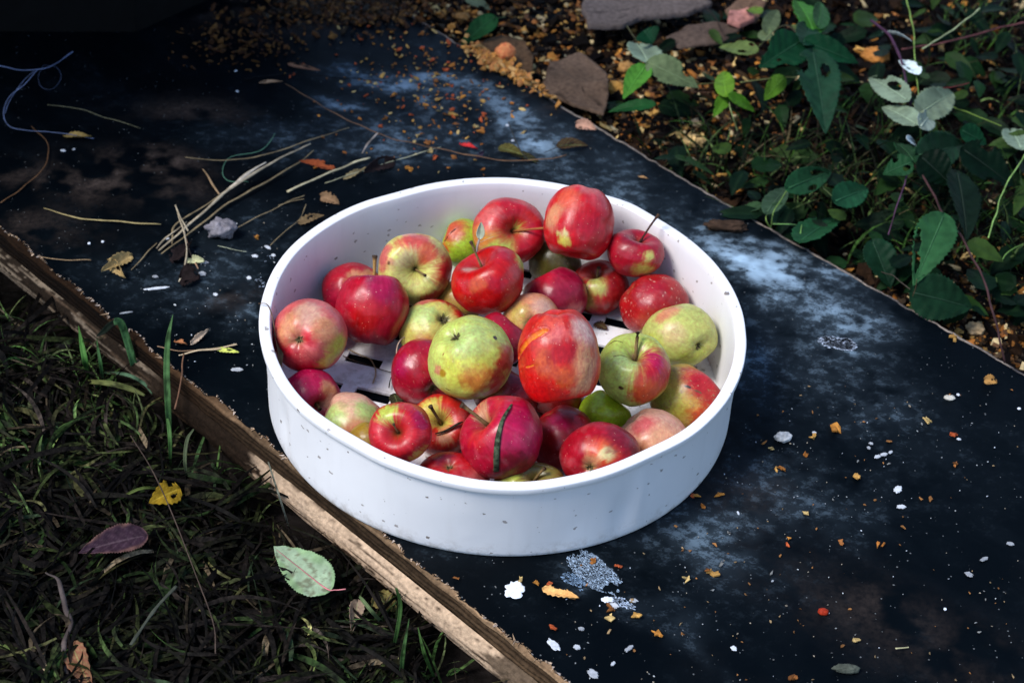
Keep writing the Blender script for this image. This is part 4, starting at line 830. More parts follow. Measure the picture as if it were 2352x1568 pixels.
def leaf_cols(UV, V, col, vein=(.25, .34, .12), spots=0, seed=0, edge=None, ve=.45, mud=0):
    u, v = UV[:, 0], UV[:, 1]
    rib = np.exp(-(np.abs(v) / .05) ** 2) + .5 * np.exp(-((np.abs(((u * 7 - np.abs(v) * 2.2) % 1) - .5)) / .10) ** 2) * (np.abs(v) < .92)
    rib = np.clip(rib, 0, 1)[:, None] * ve
    c = np.array(col) * (.65 + .75 * fbm(V, 45, 3, seed))[:, None]
    c = c * (1 - rib) + np.array(vein) * rib
    if spots:
        s_ = (vn(V, 260, seed + 5) > 1 - spots)[:, None]; c = np.where(s_, np.array([.045, .03, .012]), c)
    if mud:
        k_ = sstep(.60 - mud, .80 - mud, fbm(V, 240, 4, seed + 8))[:, None] * .7; c = c * (1 - k_) + np.array([.085, .07, .04]) * k_
    if edge is not None:
        e = (sstep(.6, 1, np.abs(v) + (fbm(V, 90, 2, seed) - .5)))[:, None]; c = c * (1 - e) + np.array(edge) * e
    return c

def leaf(name, base, tip, width, nrm, col, label=None, cat=None, group=None, parent=None, m=None, **kw):
    ck = {k: kw.pop(k) for k in ('vein', 'spots', 'seed', 'edge', 've', 'mud') if k in kw}
    V, F, UV = leaf_mesh(base, tip, width, nrm, **kw)
    cc = leaf_cols(UV, V, col, **ck)
    org = np.array(parent.location) if parent is not None else np.array(base, float)
    o = mesh_obj(name, V - org, F, m or M_LEAF, parent, cols=cc)
    if parent is None: o.location = org
    md_ = o.modifiers.new('thickness', 'SOLIDIFY'); md_.thickness = .0003
    if label: tag(o, label, cat, group)
    return o

STRAW = (.22, .165, .09); PALE = (.38, .31, .21); TWIG = (.16, .085, .045); DGR = (.03, .045, .02)
def on(pts, z): return [P(x, y, z if not isinstance(z, (list, tuple)) else z[i]) for i, (x, y) in enumerate(pts)]
def line(name, pts, w_, col, label, cat, z=.0025, **kw):
    kw.setdefault('wig', .0022)
    return lin(name, on(pts, z), w_, col, label, cat, **kw)

# stuff lying on the board
st = empty('straw_bundle', P(455, 500, .002)); tag(st, 'bundle of pale split straw stalks left of the sieve on the black board', 'straw')
for pts, w_, col, z in (
    ([(365, 575), (430, 520), (520, 440), (600, 388), (660, 355), (715, 330)], 13, PALE, (.004, .006, .010, .012, .012, .010)),
    ([(370, 582), (450, 525), (520, 468), (620, 412), (690, 370), (722, 345)], 10, STRAW, .004),
    ([(505, 455), (560, 405), (610, 372)], 15, (.55, .47, .36), (.008, .012, .012)),
    ([(395, 560), (400, 520), (440, 490), (505, 450)], 9, STRAW, .005),
    ([(360, 570), (382, 545), (430, 510)], 7, PALE, .006)):
    lin('stalk', on(pts, z), w_, col, parent=st, flat=.55, taper=(.5, 1, 1.1, .8, .5), wig=.002, n=30)
line('straw', [(425, 362), (520, 368), (610, 355), (700, 325), (803, 294)], 6, STRAW, 'long thin straw with a tapering left tip, lying above the straw bundle', 'straw', taper=(.6, 1, 1, .7), z=.006)
line('straw', [(660, 440), (740, 405), (800, 380), (850, 362)], 10, (.50, .43, .26), 'short flat straw above the sieve rim, below the long brown twig', 'straw', z=.004)
line('straw', [(745, 420), (850, 388), (930, 360), (1012, 338)], 5, (.40, .38, .24), 'thin pale straw meeting the brown twig above the rim', 'straw', z=.003)
line('straw', [(100, 478), (180, 500), (260, 508), (370, 515)], 7, (.35, .27, .12), 'ochre straw running left to right below the left mud patch', 'straw', taper=(.4, 1, 1, .8))
line('straw', [(465, 388), (485, 420), (505, 446)], 8, (.30, .19, .10), 'short brown twig piece pointing down at the straw bundle', 'twig', taper=(.5, 1, .8))
line('straw', [(411, 645), (428, 600), (430, 560), (412, 500), (402, 470)], 6, PALE, 'upright bent straw crossing the lower end of the straw bundle', 'straw', z=(.002, .006, .012, .012, .010))
line('straw', [(303, 618), (330, 588), (361, 556)], 5, STRAW, 'short straw slanting up beside the tan dead leaves', 'straw', taper=(.6, 1, .8))
line('straw', [(424, 540), (435, 570), (455, 617)], 5, (.26, .16, .10), 'short dark straw under the straw bundle', 'straw')
line('straw', [(405, 478), (418, 505), (432, 530)], 5, PALE, 'bright short straw stub on the straw bundle', 'straw', z=.013)
line('straw', [(530, 530), (600, 495), (660, 463), (700, 450)], 4, STRAW, 'hair-thin straw above left of the sieve rim', 'straw')
line('straw', [(622, 562), (655, 530), (690, 500), (703, 470)], 3.5, STRAW, 'fine straw ending at the rim on the upper left', 'straw')
line('straw', [(640, 470), (672, 462), (698, 458)], 4, STRAW, 'tiny level straw left of the dry leaf at the rim', 'straw')
line('straw', [(500, 565), (535, 573), (568, 577)], 3, (.30, .32, .22), 'thin grey-green straw beside the white paint flecks', 'straw')
line('straw', [(410, 812), (450, 806), (500, 800), (543, 789)], 12, (.50, .38, .24), 'flat split straw left of the sieve wall', 'straw', taper=(.4, .9, 1.1, .7), flat=.3)
line('straw', [(360, 795), (400, 801), (450, 805)], 5, (.2, .12, .07), 'brown twig reaching over the torn board edge', 'twig')
line('straw', [(402, 940), (415, 870), (420, 835), (422, 810)], 6, (.14, .07, .04), 'thin dark red stalk crossing the torn edge below the flat split straw', 'twig', z=(-.004, .004, .003, .004))
line('grass_thread', [(630, 308), (600, 345), (530, 362), (510, 395), (530, 415), (570, 418)], 4, (.07, .16, .10), 'curled dark green grass thread behind the straw bundle', 'grass')
line('straw', [(2055, 1490), (2072, 1486), (2088, 1482)], 5, (.60, .55, .30), 'tiny straw bit alone near the lower right corner', 'straw')
line('straw', [(95, 590), (150, 597), (210, 599)], 4, (.26, .17, .09), 'brown thin stalk curling over the top left of the torn edge', 'straw')
line('dark_wire', [(560, 182), (650, 172), (760, 178), (890, 190)], 5, (.004, .004, .005), 'thin black wire across the back of the board', 'wire')
line('grass_thread', [(110, 240), (180, 250), (250, 272), (322, 296)], 4, (.13, .12, .07), 'long dull straw thread in the dark upper left', 'straw')
line('grass_thread', [(0, 465), (60, 425), (105, 380), (108, 330), (70, 290)], 5, (.11, .055, .025), 'curved brown twig thread at the left border', 'twig')
tw = empty('dry_twig', P(860, 298, .003)); tag(tw, 'long brown twig with two shrivelled dark leaves behind the sieve', 'twig')
lin('stalk', on([(655, 192), (720, 232), (770, 262), (860, 302), (950, 330), (1060, 352), (1150, 366), (1210, 368), (1300, 358)], .004), 6, TWIG, parent=tw, n=50, wig=.003, taper=(.6, 1, 1, 1.1, 1))
lin('side_shoot', on([(868, 305), (845, 330), (832, 352)], .005), 10, (.34, .27, .22), parent=tw, taper=(.6, 1, .6))
lin('side_shoot', on([(1168, 280), (1182, 318), (1198, 350), (1212, 366)], (.014, .012, .008, .004)), 5, (.03, .03, .028), parent=tw)
lin('side_shoot', on([(1250, 350), (1290, 335), (1330, 322)], .006), 4, (.03, .025, .02), parent=tw)
leaf('leaf', P(1282, 335, .004), P(1352, 328, .006), .014, (0, -.3, 1), (.055, .025, .015), parent=tw, cup=.6, m=M_DEAD)
leaf('leaf', P(1148, 340, .004), P(1205, 352, .008), .012, (0, -.4, 1), (.07, .055, .015), parent=tw, cup=.7, m=M_DEAD)
leaf('leaf', P(1175, 352, .003), P(1250, 372, .003), .012, (0, 0, 1), (.018, .012, .008), parent=tw, cup=.5, m=M_DEAD)

DL = [  # base, tip, width px, colour, label
 ((300, 588), (232, 628), 34, (.32, .22, .09), 'tan curled dead leaf by the left torn edge'),
 ((252, 603), (290, 640), 26, (.28, .19, .08), 'smaller tan dead leaf fragment under the curled one'),
 ((431, 598), (470, 602), 18, (.42, .42, .24), 'pale green-tan leaf scrap right of the upright straw'),
 ((765, 386), (688, 374), 24, (.30, .07, .025), 'rust-red shrivelled leaf above the straws'),
 ((665, 148), (738, 168), 14, (.20, .10, .06), 'dry brown leaf near the back left, arched'),
 ((598, 190), (650, 190), 14, (.28, .17, .10), 'pale brown leaf scrap at the twig\'s left end'),
 ((688, 512), (745, 498), 26, (.15, .10, .05), 'brown dead leaf touching the upper left rim'),
 ((738, 452), (780, 470), 26, (.22, .13, .07), 'crumpled two-tone leaf above the upper left rim'),
 ((905, 372), (835, 400), 34, (.022, .014, .014), 'near-black rotten leaf behind the rim'),
 ((792, 410), (845, 385), 18, (.26, .20, .10), 'dull tan leaf under the near-black rotten one'),
 ((150, 312), (212, 318), 28, (.22, .15, .05), 'ochre dead leaf in the dark upper left'),
 ((1060, 330), (1098, 345), 20, (.46, .03, .03), 'small bright red leaf on the twig behind the sieve'),
 ((1095, 362), (1112, 350), 10, (.05, .03, .05), 'tiny purple-black leaf scrap by the bright red one'),
 ((440, 788), (478, 760), 13, (.48, .36, .26), 'grey-tan leaf curl above the flat split straw'),
 ((405, 783), (430, 792), 18, (.30, .12, .05), 'orange-brown leaf bit left of the flat split straw'),
 ((500, 802), (550, 812), 12, (.42, .45, .10), 'yellow-green leaf bit just right of the flat split straw'),
 ((1468, 405), (1490, 412), 10, (.26, .15, .07), 'small brown leaf curl by the far board edge'),
 ((1325, 285), (1370, 300), 30, (.36, .20, .14), 'pinkish torn leaf hanging over the far board edge'),
 ((2262, 872), (2290, 880), 22, (.30, .16, .05), 'folded amber leaf lying alone on the right of the board'),
 ((1250, 1352), (1330, 1375), 22, (.62, .34, .12), 'yellow and pink apple peel scrap below the sieve'),
 ((415, 640), (460, 640), 55, (.012, .008, .008), 'blackened wet leaf below the straw bundle'),
 ((400, 600), (440, 560), 45, (.012, .008, .008), 'blackened wet leaf under the straw bundle'),
]
for i, (b, t, w_, c, lb) in enumerate(DL):
    leaf('dead_leaf' if 'peel' not in lb else 'apple_peel', P(*b, .002), P(*t, .003), w_ / 2600, (random.uniform(-.4, .4), -.3, 1), c, lb, 'leaf' if 'peel' not in lb else 'peel', m=M_DEAD, cup=.7, bend=-.1,
         seed=i * 3, curl=random.uniform(-.3, .3), serr=.14, vein=tuple(np.array(c) * 1.5), bite=i)
# crumpled grey thing by the straw
V, F = blob(0, 0, 1, 1, 0, n=4)
def lump(name, c, rad, col, label, cat, sc_=(1, 1, .6), rough=.35, m=None, seed=0, parent=None, freq=2.4, col2=None):
    nu, nv = 36, 22; ph, th = np.meshgrid(np.linspace(0, 2 * np.pi, nu, endpoint=False), np.linspace(0, np.pi, nv), indexing='ij')
    D = np.stack([np.sin(th) * np.cos(ph), np.sin(th) * np.sin(ph), np.cos(th)], -1)
    k = 1 + (fbm(D, freq, 4, seed) - .5) * 2 * rough; p = (D * k[..., None] * np.array(sc_) * rad).reshape(-1, 3)
    n_ = fbm(D, 4, 3, seed + 3).reshape(-1, 1); c2 = np.array(col2) if col2 else np.array(col) * .4
    cc = np.array(col) * n_ * 1.3 + c2 * (1 - n_)
    o = mesh_obj(name, p, grid_faces(nu, nv, wrap=True)[:, ::-1], m or M_DEAD, parent, cols=cc); o.location = Vector(c)
    if label: tag(o, label, cat)
    return o
lump('crumpled_wrapper', P(508, 525, .008), .012, (.24, .22, .24), 'crumpled grey translucent scrap at the lower end of the straw bundle', 'scrap', (1.1, .8, .7), .6, seed=4)
lump('pebble', P(1799, 1004, .003), .0062, (.52, .52, .52), 'pale grey pebble right of the sieve', 'pebble', (1.1, .8, .6), seed=7)
lump('pebble', P(2181, 913, .002), .0038, (.62, .58, .50), 'small cream pebble right of centre on the board', 'pebble', (1.2, .7, .5), seed=8)
lump('red_berry', P(1891, 1404, .002), .0036, (.36, .03, .01), 'small red berry near the lower right', 'berry', (1.1, .8, .7), .15, seed=9, m=M_LITTER)
lump('slug', P(1945, 1535, .003), .006, (.08, .09, .07), 'grey-green slug-like scrap with a red tip at the bottom', 'scrap', (1.6, .6, .5), .3, seed=10)
lump('dirt_clod', P(1670, 520, .003), .011, (.05, .03, .02), 'dark dirt clod right of the upper rim', 'dirt', (1.6, .6, .45), .7, seed=12)

# orange crumbs of pulp, the ones that can be told apart
def crumb_mesh(c, r_, seed, V, F, Cc, col, flat=.5):
    rs_ = np.random.default_rng(seed); n = rs_.integers(6, 10); b = len(V)
    th = np.sort(rs_.uniform(0, 6.28, n)); an = rs_.uniform(0, 3.14); el = rs_.uniform(1, 2.0)
    tilt = rs_.normal(0, .35, 2)
    ring = []
    for t in th:
        k = rs_.uniform(.5, 1.15) * r_; x, y = k * math.cos(t) * el ** .5, k * math.sin(t) / el ** .5
        x, y = x * math.cos(an) - y * math.sin(an), x * math.sin(an) + y * math.cos(an)
        ring.append((c[0] + x, c[1] + y, c[2] + (x * tilt[0] + y * tilt[1]) + rs_.uniform(-.1, .3) * r_))
    V.append((c[0], c[1], c[2] + flat * r_)); V.extend(ring); V.extend([(p_[0], p_[1], p_[2] - r_ * .35) for p_ in ring])
    for i in range(n):
        j = (i + 1) % n; F.append((b, b + 1 + i, b + 1 + j)); F.append((b + 1 + i, b + 1 + n + i, b + 1 + n + j, b + 1 + j))
    k = rs_.uniform(.6, 1.2); Cc.extend([np.array(col) * k * rs_.uniform(.7, 1.25) for _ in range(2 * n + 1)])
ORC = [(.46, .19, .035), (.36, .13, .025), (.50, .27, .07), (.24, .09, .025), (.52, .36, .14), (.40, .08, .025)]
CR = [(590, 545, 6), (640, 170, 0), (2188, 775, 9), (1990, 740, 0), (2135, 965, 10), (2190, 998, 9), (1922, 982, 13), (1800, 1075, 8), (1968, 1092, 10), (2197, 1065, 7), (1850, 1180, 6), (1810, 1250, 6), (1813, 1237, 5),
      (2028, 1252, 8), (1636, 1318, 11), (1625, 1308, 8), (1578, 1330, 7), (1590, 1138, 6), (1600, 1140, 8), (1850, 1042, 6), (1783, 1075, 6), (2068, 1395, 0), (1965, 1470, 7), (1260, 1340, 6), (1232, 1338, 6), (1358, 1290, 8),
      (1460, 1412, 9), (1400, 1400, 9), (1402, 1420, 8), (1267, 1437, 8), (1512, 1452, 9), (1445, 1365, 0), (1350, 1500, 0), (1826, 1553, 8), (1195, 1332, 5), (1420, 1300, 6), (1650, 1135, 7), (1615, 1160, 6), (1880, 1380, 0),
      (1048, 1328, 5), (990, 345, 8), (1000, 362, 7), (940, 385, 10), (1108, 298, 10), (1010, 230, 8), (985, 330, 7), (960, 310, 6), (945, 265, 6), (905, 215, 8), (890, 272, 8), (1040, 262, 12), (1050, 285, 8), (1095, 290, 8),
      (1110, 262, 7), (978, 242, 7), (1070, 275, 6), (1005, 170, 9), (1000, 185, 7), (1150, 200, 7), (875, 290, 7), (1120, 205, 7), (725, 385, 6), (1870, 1000, 7), (1930, 1245, 5), (1772, 1030, 5)]
for i, (x, y, r_) in enumerate(CR):
    if not r_: continue
    V, F, Cc = [], [], []; c = P(x, y, .002)
    for q_ in range(2): crumb_mesh((random.gauss(0, .3) * r_ / 2600, random.gauss(0, .3) * r_ / 2600, q_ * .0004), r_ / 2700, i * 7 + q_, V, F, Cc, ORC[i % 6], .3)
    o = mesh_obj('pulp_crumb', V, F, M_LITTER, cols=np.array(Cc), smooth=False); o.location = Vector(c)
    if y > 600: lb = 'orange-brown crumb of apple pulp on the black board in front or right of sieve'
    else: lb = 'crumb of orange-brown apple pulp on the dusty board behind the sieve'
    tag(o, lb, 'crumb', 'apple pulp crumbs in front and right of the sieve' if y > 600 else 'apple pulp crumbs behind the sieve')

def scatter(name, n, fn, size, cols, label=None, lift=.002, seed=0, flat=.5, m=None, sg=.45):
    V, F, Cc = [], [], []; random.seed(seed)
    for i in range(n):
        q = fn()
        if q is None: continue
        r_ = size * min(2.6, math.exp(random.gauss(0, sg))); crumb_mesh((q[0], q[1], q[2] + lift), r_, seed * 100003 + i, V, F, Cc, random.choice(cols), flat)
    o = mesh_obj(name, V, F, m or M_LITTER, cols=np.array(Cc), smooth=False); o['kind'] = 'stuff'
    if label: o['label'] = label
    return o
def gpt(x, y):
    z = -.03
    for _ in range(3):
        p = P(x, y, z); z = gz(p[0], p[1])
    return P(x, y, z)
def right_pt():
    for _ in range(30):
        x = random.uniform(560, 2400); y = random.uniform(-60, 900); p = gpt(x, y); s_, t_ = to_board(p)
        if t_ > far_t(s_) + .003: return p
def bare(x, y):   # how thick the pulp lies: thick at the right and top, thin under the bramble
    d1 = math.exp(-(((x - 2250) / 200) ** 2 + ((y - 760) / 150) ** 2)); d2 = math.exp(-(((x - 1350) / 330) ** 2 + ((y - 150) / 140) ** 2)); d3 = math.exp(-(((x - 1600) / 140) ** 2 + ((y - 310) / 90) ** 2))
    d4 = math.exp(-(((x - 850) / 250) ** 2 + ((y - 20) / 50) ** 2))
    return min(1, .07 + d1 + .75 * d2 + .8 * d3 + .7 * d4)
def right_rich():
    for _ in range(60):
        x = random.uniform(560, 2400); y = random.uniform(-60, 900)
        if random.random() > bare(x, y): continue
        p = gpt(x, y); s_, t_ = to_board(p)
        if t_ > far_t(s_) + .002: return p
scatter('pulp_litter', 8000, right_rich, .0025, ORC[:5] + [(.18, .07, .015), (.12, .05, .012), (.10, .05, .025), (.05, .03, .015), (.03, .02, .012), (.05, .03, .015), (.03, .02, .012), (.60, .46, .24)], 'orange and yellow apple pulp and leaf crumbs strewn on the ground behind the board', seed=3, flat=.25, sg=.75)
scatter('leaf_mould', 5000, right_pt, .0055, [(.006, .004, .003), (.003, .002, .002), (.020, .010, .005), (.003, .002, .002)], 'dark rotting leaf mould on the ground behind the board', seed=4, flat=.3, m=M_DEAD)
def on_board_back():
    for _ in range(50):
        x = random.gauss(1000, 130); y = random.gauss(170, 95); p = P(x, y, .0005); s_, t_ = to_board(p)
        if .02 < t_ < far_t(s_) - .003: return p
scatter('pulp_crumbs', 330, on_board_back, .0016, ORC, 'fine orange pulp crumbs over the back of the board', lift=.0005, seed=5)
def heap():
    for _ in range(50):
        x = random.gauss(560, 70); y = random.gauss(95, 28); p = P(x, y, .0005); s_, t_ = to_board(p)
        if t_ < far_t(s_) - .003: return p
scatter('pulp_crumbs', 260, heap, .0021, [(.06, .024, .008), (.03, .012, .006), (.10, .045, .012)], 'patch of brown pulp crumbs, darkened for shade, in the dim upper left of the board', lift=.001, seed=6)  # pulp colours lowered to carry the shade at this corner
def top_heap():
    for _ in range(50):
        x = random.gauss(800, 110); y = random.gauss(22, 22) ; p = P(x, y, .002); return p
scatter('pulp_crumbs', 900, top_heap, .0024, [(.09, .035, .010), (.05, .02, .008), (.15, .07, .02), (.03, .02, .012), (.02, .014, .01)], 'brown leaf and pulp crumbs, darkened for shade, heaped over the top corner of the board', lift=.001, seed=8)  # crumb colours hold the shade of the dark top corner
def edge_heap():
    x = random.gauss(1150, 50); y = 150 + (x - 1150) * .62 + random.gauss(0, 9); return P(x, y, .003)
scatter('pulp_crumbs', 260, edge_heap, .0030, [(.50, .22, .05), (.42, .17, .05), (.55, .30, .10)], 'heap of orange shredded pulp on the far board edge', lift=.001, seed=9)
def front_pt():
    for _ in range(50):
        x = random.uniform(950, 2352); y = random.uniform(880, 1568); p = P(x, y, .0005); s_, t_ = to_board(p)
        if .015 < t_ < far_t(s_) - .003 and math.hypot(p[0], p[1]) > .195: return p
scatter('pulp_crumbs', 150, front_pt, .0009, [(.30, .13, .04), (.2, .09, .03), (.3, .2, .1), (.2, .2, .19)], 'fine crumbs of pulp scattered over the right half of the board', lift=.0005, seed=11)

# flat scraps among the litter
def slab(name, pts, z, th, col, label, cat, seed=0):
    q = np.array([P(x, y, z) for x, y in pts]); c = q.mean(0); n = 8; ring = []
    for i in range(len(q)):
        a, b = q[i], q[(i + 1) % len(q)]
        for j in range(n):
            p = a + (b - a) * j / n; d = p - c; ring.append(c + d * (1 + (fbm(np.array([p]), 160, 3, seed)[0] - .5) * .14))
    ring = np.array(ring); m_ = len(ring); V = []; rings = (0, .25, .5, .75, .93, 1.0)
    for k in rings[1:]: V.extend(c + (ring - c) * k)
    V = np.array(V); V[:, 2] += (fbm(V, 35, 3, seed) - .5) * (.012 if 'wood' not in name else .003)
    low = V[-m_:] - [0, 0, th]; V = np.vstack([V, low, [c + [0, 0, (fbm(np.array([c]), 35, 3, seed)[0] - .5) * .012]]]); F = []
    L_ = len(rings) - 1
    for r_ in range(L_):
        for i in range(m_):
            j = (i + 1) % m_; F.append((r_ * m_ + i, r_ * m_ + j, (r_ + 1) * m_ + j, (r_ + 1) * m_ + i)[::-1])
    F += [(len(V) - 1, i, (i + 1) % m_) for i in range(m_)]
    cc = np.array(col) * .62 * (.6 + .8 * fbm(V, 30, 4, seed + 1))[:, None]; cc = np.where((vn(V, 300, seed) > .84)[:, None], cc * .4, cc)
    o = mesh_obj(name, V - c, F, M_DEAD, cols=cc); o.location = Vector(c); tag(o, label, cat); return o
slab('bark_scrap', [(1262, 140), (1330, 120), (1395, 160), (1398, 215), (1385, 262), (1318, 240), (1245, 205)], -.004, .003, (.17, .11, .075), 'smooth brown flat scrap beside the far edge, below the bramble leaves', 'scrap', 1)
slab('bark_scrap', [(1110, 95), (1150, 78), (1205, 92), (1226, 130), (1220, 185), (1160, 165), (1120, 130)], -.006, .003, (.15, .085, .045), 'curled rusty brown scrap behind the orange pulp heap', 'scrap', 2)
slab('wood_offcut', [(1338, 12), (1350, 56), (1430, 58), (1465, 40), (1580, 28), (1640, 8), (1600, -30), (1345, -30)], .004, .006, (.15, .12, .11), 'grey weathered wood offcut cut by the top border', 'offcut', 3)
slab('bark_scrap', [(1580, 60), (1640, 55), (1700, 70), (1660, 100), (1560, 108), (1530, 85)], -.004, .003, (.13, .09, .07), 'dim brown flat scrap under the grey wood offcut', 'scrap', 4)
slab('bark_scrap', [(1700, -5), (1760, 5), (1740, 40), (1690, 48), (1665, 20)], .002, .003, (.20, .12, .08), 'brown flat scrap at the top beside the bright green leaf', 'scrap', 5)
slab('apple_piece', [(1676, 22), (1720, 15), (1735, 35), (1700, 50), (1672, 45)], .008, .006, (.55, .24, .20), 'pinkish piece of apple flesh lying among dark leaves at the top', 'apple piece', 6)
lump('apple_core', P(1160, 122, .006), .0115, (.62, .30, .10), 'chunk of apple with red skin on the brown scrap behind the board', 'apple piece', (.9, .8, .9), .25, m=M_LITTER, seed=21, col2=(.5, .03, .02))
for i, (x, y, r_, c, lb) in enumerate([(1412, 205, .010, (.55, .28, .06), 'orange apple chunk left of the pointed bright leaf'), (1597, 325, .010, (.66, .44, .18), 'yellow apple chunk with a red stain near the far edge'),
    (1600, 285, .007, (.55, .38, .20), 'small tan apple chunk above the yellow stained one'), (1455, 10, .010, (.40, .20, .05), 'ochre pulp lump on the grey wood offcut'), (1588, 375, .007, (.62, .48, .30), 'pale apple chunk below the yellow stained one'),
    (2010, 130, .013, (.45, .18, .04), 'orange mushroom-like pulp lump under the purple stem'), (2300, 290, .006, (.48, .24, .05), 'ochre seed-like chunk right of the pale spotted leaves'), (1440, 155, .008, (.42, .22, .07), 'orange lump beside the smooth brown scrap'),
    (1060, 40, .008, (.34, .18, .06), 'ochre chunk near the top corner of the board'), (2240, 755, .008, (.60, .40, .20), 'pale pulp chunk at the right behind the board edge')]):
    p = gpt(x, y); p = P(x, y, p[2] + r_ * .5)
    lump('apple_chunk', p, r_, c, lb, 'apple piece', (1.1, .9, .7), .45, m=M_LITTER, seed=30 + i)

# white thread at the upper left
yt = empty('frayed_thread', P(75, 165, .02)); tag(yt, 'frayed bluish white thread looping at the upper left border', 'thread')
TH_ = (.12, .15, .25)
lin('strand', on([(-10, 150), (40, 160), (90, 160), (130, 145), (168, 118)], .03), 5.5, TH_, parent=yt, wig=.002, taper=(1, 1, .8, .9, 1.2))
lin('strand', on([(85, 162), (55, 195), (20, 225), (8, 262), (22, 290), (60, 300), (110, 303), (160, 308), (215, 318)], (.03, .022, .014, .008, .006, .004, .004, .004, .004)), 3.5, TH_, parent=yt, n=50, wig=.001)
lin('strand', on([(78, 165), (50, 190), (22, 235), (12, 262)], (.03, .02, .012, .008)), 3, TH_, parent=yt, n=30, wig=.003)
lin('strand', on([(100, 150), (130, 155), (140, 180), (120, 205), (95, 200), (88, 175), (100, 150)], .02), 1.8, tuple(np.array(TH_) * .5), parent=yt, n=30)

# things in the sieve
bl = sample([on_apple(7, 1187, 910, .0010), on_apple(7, 1172, 935, .0012), on_apple(7, 1155, 965, .0012), on_apple(7, 1144, 1005, .0012), on_apple(7, 1141, 1045, .0012), on_apple(7, 1140, 1080, .0014)], 26)
V, F = tube_mesh(bl, [.0004, .0009, .0014, .0020, .0023, .0021], 8, .22)
o = mesh_obj('tall_grass', V - bl[0], F, M_GRASS, cols=np.array((.07, .09, .05)) * (.35 + 1.1 * fbm(V * [1, 1, .3], 200, 3, 5))[:, None]); o.location = Vector(bl[0]); tag(o, 'dark grass blade lying down the front of the big deep red apple', 'grass blade')
bl = sample([on_apple(5, 998, 998, .002), on_apple(5, 1025, 992, .002), on_apple(5, 1052, 975, .003), np.array(on_apple(5, 1060, 970, .003))], 16)
V, F = tube_mesh(bl, [.0006, .0012, .0013, .0007], 6, .4); o = mesh_obj('dead_straw', V - bl[0], F, M_GRASS, cols=np.tile((.02, .014, .01), (len(V), 1))); o.location = Vector(bl[0]); tag(o, 'thin black stalk lying across the red and yellow apple', 'stalk')
lf = empty('dry_leaf', P(640, 800, .07)); tag(lf, 'long shrivelled brown leaf wedged between the left wall and the orange-red apple', 'leaf')
lin('stalk', [P(594, 697, .079), P(612, 698, .0805), P(622, 715, .0795), P(629, 745, .074), P(633, 775, .066)], 4, (.12, .07, .04), parent=lf)
leaf('blade', P(632, 765, .066), P(650, 862, .048), .0075, (.9, -.5, .3), (.15, .09, .05), parent=lf, cup=.9, m=M_DEAD)
tl = empty('twig_with_leaf', on_apple(21, 1100, 572, .002)); tag(tl, 'short grey twig with a tiny dry leaf on the bright red apple', 'twig')
b0 = on_apple(21, 1097, 585, .003)
lin('twig', [b0, b0 + VU * .006 + VF * .003 + VR * .001, b0 + VU * .012 + VF * .005 + VR * .003], 10, (.30, .26, .24), parent=tl, taper=(.5, .8, 1.2, .9), wig=.002, n=12)
lin('twig', [b0 + VU * .006 + VF * .003, b0 + VU * .010 + VR * .008 + VF * .005, b0 + VU * .0125 + VR * .0145 + VF * .005], 3, (.34, .2, .14), parent=tl, n=8)
leaf('leaflet', b0 + VU * .011 + VR * .003 + VF * .006, b0 + VU * .0245 + VR * .0045 + VF * .005, .0075, VF + VR * .3, (.40, .42, .30), parent=tl, cup=.4, bend=.05)
line('straw', [(800, 800), (830, 815), (850, 825), (862, 850), (857, 880)], 5, (.30, .22, .12), 'curled thin straw on the slotted sieve floor', 'straw', z=.006)
line('straw', [(790, 815), (815, 828), (870, 845), (905, 860), (915, 885)], 4, (.06, .04, .025), 'dark root-like thread on the slotted sieve floor', 'straw', z=.006)
line('straw', [(895, 890), (900, 862), (908, 880), (912, 900)], 4, (.02, .014, .01), 'black tangle of thread at the foot of the dark red apple', 'straw', z=.008)
line('straw', [(910, 820), (912, 795), (920, 780), (932, 772)], 4, (.40, .28, .2), 'pale curled stalk between the two apples left of centre', 'stalk', z=(.03, .034, .036, .036))
leaf('dead_leaf', P(1368, 742, .006), P(1395, 752, .008), .010, (0, 0, 1), (.07, .025, .015), 'small dark leaf on the sieve floor in the right gap', 'leaf', m=M_DEAD, serr=.3)
leaf('dead_leaf', P(905, 905, .006), P(920, 940, .008), .012, (0, -.3, 1), (.02, .014, .01), 'black wet leaf scrap on the sieve floor', 'leaf', m=M_DEAD)

# ---------------------------------------------------------- left: wet grass
def blade(V, F, Cc, p0, d, L, w_, rise, droop, col, n=5, twist=.3, seed=0):
    """flat tapering blade: p0 start, d unit xy, rise = start slope"""
    b = len(V); side = np.array([-d[1], d[0], 0]); ca, sa = math.cos(twist), math.sin(twist)
    side = side * ca + np.array([0, 0, sa])
    q = np.array(p0, float); dirv = np.array([d[0], d[1], rise]); dirv /= np.linalg.norm(dirv); cur = random.gauss(0, .22)
    for i in range(n + 1):
        u = i / n; ww = w_ * (1 - u ** 2.2) * (.6 + .4 * min(1, u * 4)) / 2
        V.append(q + side * ww); V.append(q - side * ww)
        mud = random.random() < .3; k = (col * .25 + np.array([.006, .005, .004])) if mud else col * (.5 + .9 * random.random()); Cc.append(k); Cc.append(k * .8)
        q = q + dirv * L / n
        dirv = dirv + np.array([side[0] * cur, side[1] * cur, -droop / n]); dirv /= np.linalg.norm(dirv)
        g_ = gz(q[0], q[1]) + .002
        if q[2] < g_: q[2] = g_; dirv[2] = max(dirv[2], 0)
        if i: F.append((b + 2 * i - 2, b + 2 * i - 1, b + 2 * i + 1, b + 2 * i))
